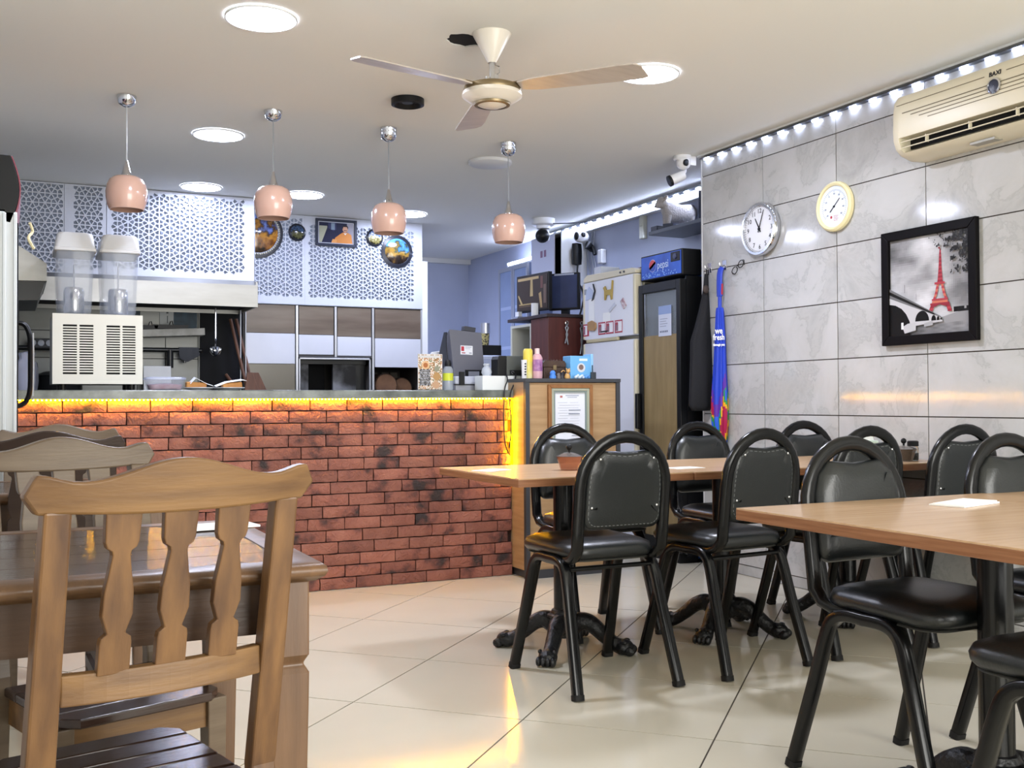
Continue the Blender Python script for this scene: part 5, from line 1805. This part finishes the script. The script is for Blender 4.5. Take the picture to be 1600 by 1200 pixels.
MB().lathe([(.015, .148), (.015, .182), (.0005, .184)], 14).build('cap', mat('pale_pink_cap', '#dcc3c2', .3), tt, True)
tt = thing('wooden_chest', 'small dark carved wooden chest behind the figurines', 'chest', (3.0, 5.70, ZK))
M_chest = mat('dark_carved_wood', '#4a362a', .5, col2='#33241c', scale=14, bump=.3, bscale=60)
MB().box(-.07, -.04, 0, .075, .05, .072).build('box', M_chest, tt, bevel=.003)
MB().prism([(-.075, .073), (.08, .073), (.08, .098), (.07, .112), (-.065, .112), (-.075, .098)], -.044, .054, 'y').build('lid', M_chest, tt, bevel=.002)
for x in (-.075, .08):
    MB().lathe([(.02, -.035), (.028, -.03), (.028, .03), (.02, .035)], 14, Matrix.Translation((x, 0, .06))).build('corner_post', M_chest, tt, True)
MB().box(-.01, -.048, .055, .012, -.04, .085).build('clasp', M_brass, tt)
b = MB()
for k in range(7):
    b.ball((-.06 + k * .02, .0, .115), .006, 5)
b.build('beads', M_chest, tt, True)['kind'] = 'stuff'
M_babyblue = mat('baby_blue_card', '#6fb0e0', .4)
tt = thing('blue_box', 'light blue gift box at the right of the cabinet top', 'box', (3.165, 5.66, ZK))
MB().box(-.078, -.05, 0, .066, .05, .142).build('box', M_babyblue, tt, bevel=.004)
MB().box(.066, -.05, 0, .084, .05, .155).build('side_flap', mat('baby_blue_light', '#8fc2e8', .4), tt, bevel=.003)
pr = Print(.13, .14)
pr.rect(.42, .12, .86, .22, '#dcecf8').disc(.52, .52, .22, '#cfd3d6', 20).disc(.52, .50, .13, '#7a6660', 16)
pr.build('print', tt, (-.006, -.0508, .072))
for k, (x, r_, lb, c) in enumerate(((2.945, .020, 'tiny blue round figurine on the cabinet top', '#4a86d8'), (2.985, .014, 'tiny grey pebble ornament on the cabinet top', '#6a625e'), (3.008, .016, 'tiny black pebble ornament on the cabinet top', '#22222a'))):
    tt = thing('ornament', lb, 'ornament', (x, 5.575, ZK))
    MB().lathe([(.0005, 0), (r_, .001), (r_ * 1.05, r_ * .7), (r_ * .8, r_ * 1.2), (r_ * .9, r_ * 1.7), (r_ * .5, r_ * 2.4), (.0005, r_ * 2.5)], 14).build('body', mat('ornament_%s' % c[1:], c, .4), tt, True)
tt = thing('animal_figurine', 'tiny tan long-tailed animal figurine on the cabinet top', 'figurine', (3.045, 5.575, ZK))
M_tan = mat('tan_figurine', '#c39a5e', .5)
MB().lathe([(.0005, 0), (.017, .001), (.019, .012), (.012, .03), (.0005, .034)], 14).build('body', M_tan, tt, True)
MB().ball((.004, -.004, .045), .014, 8).ball((.013, -.002, .058), .006, 6).ball((-.006, -.002, .058), .006, 6).build('head', M_tan, tt, True)
MB().tube(bez([(-.012, .0, .008), (-.034, 0, .014), (-.042, 0, .036), (-.028, 0, .05), (-.016, 0, .044)], 5), .0035, 6).build('tail', M_tan, tt, True)
for k, (x, c, lb) in enumerate(((3.115, '#d5e4f2', 'white shell ornament before the blue box, left'), (3.145, '#c6d8ee', 'pale shell ornament before the blue box, middle'), (3.185, '#5d9be0', 'bright blue ornament before the blue box, right'))):
    tt = thing('ornament', lb, 'ornament', (x, 5.575, ZK))
    b = MB()
    for q in range(4):
        b.ball((-.012 + q * .008, .002 * (q % 2), .009 + .005 * (q % 3)), .009, 6)
    b.build('body', mat('shell_%s' % c[1:], c, .35), tt, True)
tt = thing('key_fob', 'small black fob with stub aerial standing by the blue box', 'fob', (3.235, 5.59, ZK))
MB().box(-.016, -.008, .0, .018, .008, .042).build('body', mat('fob_grey', '#30363c', .4), tt, bevel=.003)
MB().tube([(-.004, 0, .042), (-.005, 0, .085)], .003, 6).build('aerial', M_ink, tt, True)

# ================================================================== REFRIGERATOR
M_fr = mat('fridge_white', '#dcdfe8', .35)
M_frc = mat('fridge_cream_trim', '#d0c9b0', .4)
t = thing('refrigerator', 'old white two-door refrigerator with magnets and notes', 'refrigerator', (3.87, 6.43, 0), WALLROT)
fw2 = .36
MB().box(-fw2, .05, .03, fw2, .64, 1.90).build('body', M_frc, t, bevel=.006)
for z0, z1, nm in ((1.505, 1.925, 'freezer_door'), (.06, 1.475, 'fridge_door')):
    d = MB().loft([rr for rr in ([(x, y, z0) for x, y, _ in rrect(2 * fw2, .075, .03, 0, 5, 0, .015)], [(x, y, z1) for x, y, _ in rrect(2 * fw2, .075, .03, 0, 5, 0, .015)])]).build(nm, M_fr, t, True, ang=50)
    for s in (-1, 1):
        MB().box(s * (fw2 - .012) - .014, -.0245, z0 + .002, s * (fw2 - .012) + .013, .03, z1 - .002).build('edge_trim', M_frc, d, bevel=.006)
MB().prism([(-fw2, 1.93), (fw2, 1.93), (fw2, 1.955), (fw2 - .05, 1.97), (-fw2 + .05, 1.985), (-fw2, 1.96)], -.02, .64, 'y').build('top_cap', M_frc, t, bevel=.006)
MB().box(-.30, -.034, 1.478, .14, -.012, 1.503).build('handle', mat('cream_handle', '#b5ab8a', .4), t, bevel=.005)
MB().box(.0, -.026, 1.545, -.10, -.0225, 1.556).build('name_plate', M_ink, t)
for x, s_ in ((.04, 'o'), (-.01, 'o')):
    MB().lathe([(.008, 0), (.006, .008), (.0005, .009)], 10, Matrix.Translation((.18 + x, -.021, 1.952)) @ RY).build('top_knob', M_strip, t, True)


def magnet(nm, label, cat, x, z, mb, m, rot=0, group=None):
    o = mb.build(nm, m)
    tag(o, label, cat, group)
    o.location = Vector((3.87, 6.43, 0)) + Matrix.Rotation(WALLROT, 3, 'Z') @ Vector((x, -.0232, z))
    o.rotation_euler = (0, rot, WALLROT)
    return o


magnet('paper_note', 'long white receipt strip hanging on the freezer door', 'note', -.235, 1.72, MB().box(-.04, -.001, -.15, .04, 0, .14), M_paper)
magnet('fridge_magnet', 'dark arrow shaped magnet holding the receipt strip', 'magnet', -.20, 1.855, MB().prism([(-.025, -.07), (0, -.06), (.03, 0), (.0, .055), (-.01, .055), (.012, 0)], -.006, -.001, 'y'), M_ink)
magnet('fridge_magnet', 'pale blue scrap of paper and magnet at the strip top', 'magnet', -.265, 1.835, MB().prism([(-.05, -.04), (.05, -.03), (.06, .02), (.0, .06), (-.04, .03)], -.004, -.0012, 'y'), mat('pale_blue_paper', '#b7c3dd', .6))
magnet('fridge_magnet', 'gold deer shaped magnet on the freezer door', 'magnet', .02, 1.825, MB().prism([(-.06, -.05), (-.045, -.05), (-.03, -.015), (.02, -.02), (.03, -.055), (.045, -.05), (.05, .0), (.06, .08), (.045, .085), (.035, .02), (-.03, .02), (-.05, .05), (-.075, .04), (-.06, .015)], -.008, -.0005, 'y'), mat('gold_magnet', '#b79b4c', .3, .7))
magnet('fridge_magnet', 'white slanted pen magnet under the gold magnet', 'magnet', .07, 1.715, MB().box(-.05, -.008, -.012, .05, 0, .012), mat('white_magnet', '#c6cad6', .4), -.5)
magnet('fridge_magnet', 'red and white tag magnet at the right of the freezer door', 'magnet', .215, 1.73, MB().box(-.035, -.006, -.02, .035, 0, .02), mat('tag_red', '#8d4a55', .5, col2='#d8d2d6', scale=40), .95)
magnet('fridge_magnet', 'tan bear shaped magnet at the lower end of the receipt strip', 'magnet', -.215, 1.60, MB().prism([(-.05, -.03), (.03, -.035), (.055, -.015), (.05, .02), (.0, .04), (-.06, .03)], -.014, -.0012, 'y'), mat('tan_magnet', '#a88458', .5))
magnet('paper_note', 'small white note above the red-framed stickers', 'note', -.02, 1.625, MB().box(-.05, -.001, -.05, .05, 0, .06), M_paper)
magnet('fridge_magnet', 'small grey sticker at the top left of the freezer door', 'magnet', -.325, 1.86, MB().box(-.02, -.001, -.02, .02, 0, .02), mat('grey_sticker', '#8f949e', .6))
for k, x in enumerate((-.345, -.085, .025, .145)):
    o = magnet('photo_sticker', ('red-framed sticker alone at the left edge of the freezer door', 'red-framed sticker, left of the row of three', 'red-framed sticker, middle of the row of three', 'red-framed sticker, right of the row of three')[k], 'sticker', x if k else -.325, 1.575, MB().box(-.05 if k else -.03, -.002, -.045, .05, 0, .045), mat('red_frame', '#a8394a', .5))
    pr = Print(.084 if k else .05, .07)
    pr.rect(0, 0, 1, 1, '#e6e6ea').rect(.0, .1, .42, .95, '#8b6a76').disc(.2, .2, .14, '#b0404e', 12)
    pr.build('print', o, (.004, -.0025, 0))
tag(MB().box(-.08, -.05, 0, .08, .05, .06).build('small_box', mat('white_small_box', '#c9ced8', .5), loc=(4.0, 6.70, 1.986), bevel=.003), 'small white box with grey print on top of the refrigerator', 'box')
tag(MB().box(-.10, -.1, 0, .10, .1, .012).build('red_tray', mat('dark_red_tray', '#6b3038', .5), loc=(4.05, 6.25, 1.9715), bevel=.003), 'flat dark red tray on top of the refrigerator', 'tray')

# ================================================================== DISPLAY FRIDGE
M_pblue = mat('cola_blue', '#2a63d6', .3, col2='#1c48b0', scale=5)
t = thing('display_fridge', 'tall black glass-door drinks fridge with a blue lit-look header', 'fridge', (3.88, 5.80, 0), WALLROT)
dw = .245
MB().box(-dw, .15, .02, dw, .62, 1.90).build('body', mat('fridge_side_blue', '#2d6ac8', .35, col2='#6d9fe0', scale=3, lo=.45, hi=.7), t)
for s in (-1, 1):
    MB().box(s * dw - .003, .150, .02, s * dw + .003, .157, 2.0).build('white_bead', M_white, t)
    MB().box((dw - .012 if s > 0 else -dw - .001), .029, .05, (dw + .001 if s > 0 else -dw + .012), .1495, 1.855).build('case_side', M_blackp, t)
MB().box(-dw, .0, 1.862, dw, .15, 2.032).build('header_box', M_blackp, t, bevel=.006)
MB().box(-dw, .15, 1.9, dw, .5, 2.02).build('header_back', M_pblue, t)
hd = MB().box(-dw + .012, -.003, 1.872, dw - .012, .0, 2.022).build('header_sign', M_pblue, t)
cy_ = 1.955
MB().lathe([(.0005, .0035), (.042, .0035)], 28, Matrix.Translation((-.095, 0, cy_)) @ RY, cap=False).build('emblem_white', mat('emblem_white', '#e8eaf2', .4), hd)
for nm, c, sg in (('emblem_red', '#c23a3e', 1), ('emblem_blue', '#2348b0', -1)):
    pts = []
    for k in range(13):
        a = PI * k / 12
        pts.append((.040 * math.cos(a), sg * .040 * math.sin(a)))
    for k in range(9):
        x = -.040 + .08 * k / 8
        pts.append((x, sg * (.007 + .0) + .007 * math.sin(x * 60)))
    MB().prism([(p * math.cos(.35) - q * math.sin(.35) * 1 - .095, p * math.sin(.35) + q * math.cos(.35) + cy_) for p, q in pts], -.0045, -.0036, 'y').build(nm, mat(nm, c, .4), hd)
text('pepsi', .075, mat('header_letters', '#c9dcf6', .4), t, (.028, -.0045, cy_ - .004), sx=.85)
b = MB()
for k in range(60):
    a = random.random()
    b.ball((-dw + .03 + random.random() * .40, -.003, 1.878 + random.random() * .035), .0025 + random.random() * .003, 4)
b.build('droplet_print', mat('droplet_blue', '#7fa6e4', .3), t, True)['kind'] = 'stuff'
MB().box(.12, -.006, 1.955, .225, .0, 2.018).build('thermostat', M_blackp, t, bevel=.004)
MB().lathe([(.020, .0), (.018, .007), (.0005, .008)], 18, Matrix.Translation((.172, -.005, 1.987)) @ RY).build('thermostat_dial', mat('dial_navy', '#2a2f55', .3), t, True)
MB().box(-dw + .02, .04, .06, dw - .02, .149, 1.84).build('cavity_back', mat('fridge_liner', '#9ca3ab', .5), t)
dr = MB()
x0, x1, z0, z1 = -dw, dw, .07, 1.835
dr.box(x0, -.02, z0, x0 + .045, .028, z1).box(x1 - .045, -.02, z0, x1, .028, z1).box(x0 + .045, -.02, z1 - .06, x1 - .045, .028, z1).box(x0 + .045, -.02, z0, x1 - .045, .028, z0 + .08)
door = dr.build('door', M_blackp, t, bevel=.003)
MB().box(x0 + .045, -.004, 1.485, x1 - .045, .004, z1 - .06).build('glass', mat('door_glass', '#8f98a0', .04, alpha=.45, spec=.8), door)
MB().box(x0 + .045, -.008, z0 + .08, x1 - .045, .004, 1.485).build('wood_film', mat('olive_wood_film', '#94805a', .4, col2='#84714c', scale=2.4, stretch=(8, 8, 1.2), detail=6), door)
MB().box(x0 + .05, -.010, 1.48, x0 + .065, -.004, z1 - .065).build('chrome_edge', M_chrome, door)
MB().box(-dw - .012, -.05, .86, -dw + .02, -.02, 1.10).build('handle', M_blackp, door, bevel=.006)
MB().box(x0 + .05, .0, .0, x1 - .05, .14, .065).build('plinth', M_blackp, t)
pr = Print(.15, .20)
pr.rect(0, 0, 1, 1, '#c9cfe0').rect(0, 0, 1, .28, '#8fa2cc')
for k in range(4):
    pr.rect(.12, .42 + .08 * k, .7 - .1 * (k % 2), .445 + .08 * k, '#9aa0b4')
for k in range(5):
    pr.rect(.12 + k * .13, .82, .2 + k * .13, .88, '#5a6078')
nt_ = tag(pr.build('notice', None, (0, 0, 0)), 'blue and white notice stuck inside the display fridge glass', 'notice')
nt_.location = (3.868, 5.74, 1.575)
nt_.rotation_euler = (0, 0, WALLROT)

# ================================================================== BACK OF THE ALCOVE
M_red = mat('mahogany_board', '#5a2c26', .4, col2='#4a221e', scale=3, stretch=(10, 10, 1))
t = thing('tall_cabinet', 'tall dark red cabinet carrying two monitors', 'cabinet', (4.08, 7.33, 0))
MB().box(-.42, -.33, .02, .40, -.04, 1.69).build('body', M_red, t, bevel=.003)
b = MB()
b.box(-.42, -.04, .02, .40, -.02, 1.66).box(-.42, .30, .02, .40, .33, 1.66).box(.36, -.02, .02, .40, .30, 1.66).box(-.42, -.02, 1.64, .40, .30, 1.66).box(-.42, -.02, .02, .40, .30, .05).box(-.40, -.02, 1.2, .36, .30, 1.22)
b.build('open_shelf', mat('cream_shelf_board', '#b9b9ae', .5), t)
MB().box(-.44, -.345, 1.69, .40, .345, 1.715).build('top', mat('dark_top', '#2d2326', .4), t, bevel=.002)
for k in range(5):
    MB().tube([(-.27 + k * .13, -.331, 1.655), (-.27 + k * .13, -.348, 1.64), (-.27 + k * .13, -.35, 1.65)], .004, 5).build('hook', M_chrome, t, True)
M_tool = mat('grey_tool', '#7d828a', .35, .6)
for k, (x, L, nm, lb, c, m) in enumerate(((3.81, .16, 'scissors', 'steel scissors hanging leftmost on the red cabinet side', 'scissors', M_tool), (3.94, .24, 'tongs', 'long grey tongs hanging on the red cabinet side', 'tongs', M_tool), (4.20, .20, 'key_bunch', 'bunch of keys with a red tag hanging on the red cabinet', 'keys', mat('red_tag', '#8c2f3a', .5)))):
    t = thing(nm, lb, c, (x, 6.978, 1.64 - L))
    MB().tube([(-.012, 0, L), (.012, 0, L - .03), (-.006, 0, L * .5), (.010, 0, 0)], .006, 6).tube([(.012, 0, L), (-.012, 0, L - .03), (.006, 0, L * .5), (-.016, 0, .01)], .006, 6).build('body', m, t, True)
    MB().tube([(.012 * math.cos(a), 0, L + .008 + .012 * math.sin(a)) for a in [2 * PI * q / 12 for q in range(12)]], .003, 5, closed=True).build('ring', M_chrome, t, True)


def monitor(label, loc, rz, w_, h_, scr):
    t = thing('monitor', label, 'monitor', loc, rz)
    MB().box(-w_ / 2, 0, .05, w_ / 2, .035, .05 + h_).build('housing', M_blackp, t, bevel=.004)
    MB().box(-w_ / 2 + .014, -.002, .066, w_ / 2 - .014, .001, .05 + h_ - .014).build('screen', scr, t)
    MB().box(-.03, .012, .015, .03, .05, .07).build('neck', M_blackp, t)
    MB().lathe([(.0005, .016), (.03, .014), (.09, .006), (.095, 0), (.0005, 0)], 20, Matrix.Translation((0, .03, 0))).build('base', M_blackp, t, True)
    return t


m1 = mat('dim_screen', '#2a2420', .12)
t = monitor('larger black monitor with painted brownish reflection, left on the red cabinet', (3.74, 7.42, 1.7155), WALLROT + .12, .46, .30, m1)
pr = Print(.43, .27)
pr.rect(0, 0, 1, 1, '#3a302b').rect(.02, .03, .72, .11, '#b09a70').poly([(.45, .1), (.43, .6), (.53, .6), (.52, .1)], '#a89468').poly([(.02, .55), (.12, .80), (.18, .80), (.05, .52)], '#b09a6a').rect(.06, .80, .50, .84, '#a08c60').rect(.06, .87, .45, .89, '#6d5a48').rect(.78, .05, .86, .4, '#6a4a44').poly([(.72, .55), (.78, .97), (.84, .97), (.80, .5)], '#a58c62').rect(.88, .3, .96, .85, '#6b5a50')
pr.build('screen_reflection', t, (0, -.0026, .20))  # brownish room reflection painted onto the screen
t = monitor('smaller black monitor with a dark blue screen, right on the red cabinet', (3.90, 7.19, 1.7155), WALLROT + .62, .26, .29, mat('blue_dark_screen', '#333a58', .15, col2='#3f4a70', scale=3))
MB().box(-.08, -.004, .322, .09, .0, .335).build('bezel_shine_strip', mat('bezel_shine', '#9fa6bb', .3), t)  # pale strip paints a shine along the bezel's top edge
tag(MB().lathe([(.0005, 0), (.028, 0), (.028, .10), (.024, .10), (.024, .004), (.0005, .004)], 18).build('mug', M_white, smooth=True, loc=(3.68, 7.26, 1.7155), ang=50), 'plain white beaker in front of the left monitor', 'cup')
t = thing('desk_clutter_tray', 'grey papers and small grey tray at the far end of the red cabinet', 'tray', (3.72, 7.60, 1.7155))
MB().box(-.05, -.05, 0, .05, .05, .02).build('tray', mat('grey_tray', '#8b93a5', .5), t, bevel=.003)
MB().box(-.03, -.03, .02, .0, .03, .06).build('packet', M_white, t)
tag(MB().box(-.015, -.09, 0, .015, .09, .20).build('router', M_white, loc=(4.12, 7.05, 1.7155), bevel=.01, rot=(0, 0, .5)), 'white upright router beside the right monitor', 'router')
t = thing('electrical_cabinet', 'white steel electrical cabinet with its door ajar', 'cabinet', (4.55, 8.25, 2.06))
b = MB()
b.box(-.25, -.29, 0, -.0005, -.275, .47).box(-.25, .265, 0, -.0005, .28, .47).box(-.25, -.275, 0, -.0005, .265, .015).box(-.25, -.275, .455, -.0005, .265, .47).box(-.03, -.275, .015, -.0005, .265, .455)
b.build('case', M_white, t)
MB().box(-.262, -.17, .002, -.25, .275, .468).build('door', mat('cabinet_door_white', '#c9cde0', .35), t, bevel=.003)
MB().box(-.15, -.27, .02, -.04, .26, .45).build('recess_shade', M_dark, t)  # dark block stands in for the shade behind the ajar door
for y in (-.0, .07):
    MB().box(-.264, y - .02, .28, -.2615, y + .02, .34).build('warning_label', mat('red_label', '#8a6a86', .5), t)
    MB().box(-.264, y - .10 - .014, .02, -.2615, y - .10 + .014, .06).build('lock', M_ink, t)
tag(MB().lathe([(.0005, -.1), (.045, -.09), (.05, -.03), (.05, .03), (.045, .09), (.0005, .1)], 14, Matrix.Diagonal((1, .6, 1, 1))).build('power_adapter', M_blackp, smooth=True, loc=(4.43, 7.925, 2.33)), 'black oval adapter hanging on the electrical cabinet side', 'adapter')
tag(MB().tube(bez([(4.43, 7.91, 2.24), (4.40, 7.86, 2.1), (4.45, 7.84, 1.95), (4.40, 7.86, 1.74)], 6), .008, 6).build('adapter_cable', M_ink, smooth=True), 'thick black cable below the oval adapter', 'cable')
M_frost = mat('frosted_glass', '#8b9bbd', .35, col2='#7c8db0', scale=2)
t = thing('glass_cabinet', 'tall wall cabinet with frosted glass doors in metal frames', 'cabinet', (4.55, 8.93, 1.15))
MB().box(-.24, -.32, 0, -.0005, .32, 1.19).build('body', mat('cabinet_grey', '#7b87a5', .5), t)
for y0, y1 in ((-.318, -.002), (.002, .318)):
    d = MB()
    d.box(-.262, y0, .002, -.241, y0 + .03, 1.188).box(-.262, y1 - .03, .002, -.241, y1, 1.188).box(-.262, y0 + .03, .002, -.241, y1 - .03, .035).box(-.262, y0 + .03, 1.15, -.241, y1 - .03, 1.188)
    dd_ = d.build('door', M_alu, t)
    MB().box(-.255, y0 + .03, .035, -.248, y1 - .03, 1.15).build('glass_pane', M_frost, dd_)
    for z in (.40, .78):
        MB().box(-.2555, y0 + .04, z, -.254, y1 - .04, z + .03).build('shelf_edge', mat('pale_shelf', '#a4b2d0', .4), dd_)
t = thing('tube_light', 'lit white tube light on top of the glass cabinet', 'tube light', (4.40, 8.92, 2.3405))
MB().box(-.03, -.30, 0, .03, .30, .035).build('holder', M_white, t, bevel=.004)
MB().tube([(-.02, -.28, .05), (-.02, .28, .05)], .014, 10).build('tube', mat('lit_tube', '#d6dfff', .5, emit=40.0), t, True)
# low stand with tub and small items
tag(MB().box(-.2, -.3, 0, .2, .3, 1.20).build('side_stand', M_white, loc=(3.62, 8.05, 0), bevel=.004), 'white stand behind the till screen', 'stand')
t = thing('plastic_tub', 'pale blue-white plastic tub behind the till screen', 'tub', (3.54, 7.98, 1.2005))
rings = [[(x, y, z) for x, y, _ in rrect(w_, w_ * 1.2, .05, z, 5)] for z, w_ in ((0, .24), (.17, .27), (.20, .27), (.215, .25))]
MB().loft(rings).build('tub', mat('blue_white_plastic', '#b9c4e4', .35), t, True, ang=40)
MB().loft([[(x, y, z) for x, y, _ in rrect(w_, w_ * 1.2, .05, z, 5)] for z, w_ in ((.2, .28), (.222, .28), (.23, .26))]).build('lid', mat('blue_white_lid', '#c6cfe8', .35), t, True, ang=40)
t = thing('label_machine', 'small black machine with a perforated yellow cup on the tub', 'machine', (3.60, 8.0, 1.4310))
MB().box(-.08, -.08, 0, .10, .08, .09).build('body', M_blackp, t, bevel=.006)
MB().lathe([(.035, .09), (.042, .19), (.038, .19), (.03, .095)], 18, Matrix.Translation((-.02, 0, 0))).build('cup', mat('yellow_dotted', '#a89f6a', .5, col2='#4a4636', scale=60, lo=.48, hi=.52), t, True)
MB().lathe([(.0005, .19), (.04, .19), (.04, .28), (.0005, .285)], 18, Matrix.Translation((-.0, .03, 0))).build('roll', M_alu, t, True)
tag(MB().lathe([(.0005, 0), (.03, 0), (.03, .05), (.034, .055), (.034, .085), (.0005, .085)], 16).build('sauce_jar', mat('brown_jar', '#4a3524', .3), smooth=True, loc=(3.46, 7.9, 1.4310)), 'small brown jar with black lid at the left of the tub', 'jar')
tag(MB().box(-.008, -.04, -.06, 0, .04, .06).box(-.012, -.02, -.03, -.008, .02, .03).build('light_switch', M_white, loc=(3.233, 8.66, 1.82), rot=(0, 0, PI), bevel=.002), 'white switch plate on the door jamb right of the oven', 'switch')

# ================================================================== FRIDGE AT THE LEFT EDGE
t = thing('display_fridge', 'white drinks fridge with black curved header at the left edge', 'fridge', (-.30, 4.82, 0))
MB().box(-.30, -.32, .02, .315, .32, 1.80).build('body', mat('white_fridge_side', '#c4c9cb', .4), t, bevel=.004)
for x in (.23, .27, .308):
    MB().box(x - .006, -.325, .03, x + .006, -.319, 1.795).build('side_rib', mat('white_fridge_side', '#c4c9cb', .4), t, bevel=.002, seg=1)
MB().box(.315, -.31, .10, .320, .31, 1.76).build('door', M_blackp, t, bevel=.003)
arcp = [(.295 + .030 * math.sin(PI * k / 10), 1.755 + .265 * k / 10) for k in range(11)]
MB().prism([(-.30, 1.805), (.27, 1.805), (.27, 1.76)] + [(x - .004, z) for x, z in arcp] + [(-.30, 2.02)], -.32, .32, 'y').build('header', M_blackp, t, bevel=.002)
MB().loft([[(x - .002, y, z) for x, z in arcp] + [(x + .003, y, z) for x, z in arcp[::-1]] for y in (-.31, .31)]).build('header_sign', mat('pink_red_sign', '#8f5a68', .3, col2='#7d3240', scale=4), t, True, ang=50)
h = MB()
h.tube(bez([(.318, -.27, 1.37), (.345, -.27, 1.36), (.362, -.27, 1.31), (.364, -.27, 1.20), (.362, -.27, 1.10), (.345, -.27, 1.055), (.318, -.27, 1.04)], 5), (.010, .018), 10)
h.build('handle', M_blackp, t, True)
MB().tube([(.374, -.29, 1.33), (.376, -.29, 1.2), (.374, -.29, 1.08)], .003, 6).build('chrome_line', M_chrome, t, True)
tag(MB().tube(bez([(.06, 4.5, 1.76), (.07, 4.52, 1.73), (.055, 4.5, 1.70), (.075, 4.51, 1.66)], 4), .006, 6).build('ribbon', mat('cream_ribbon', '#c8bd98', .6), smooth=True), 'cream ribbon hanging from the left fridge header', 'ribbon')
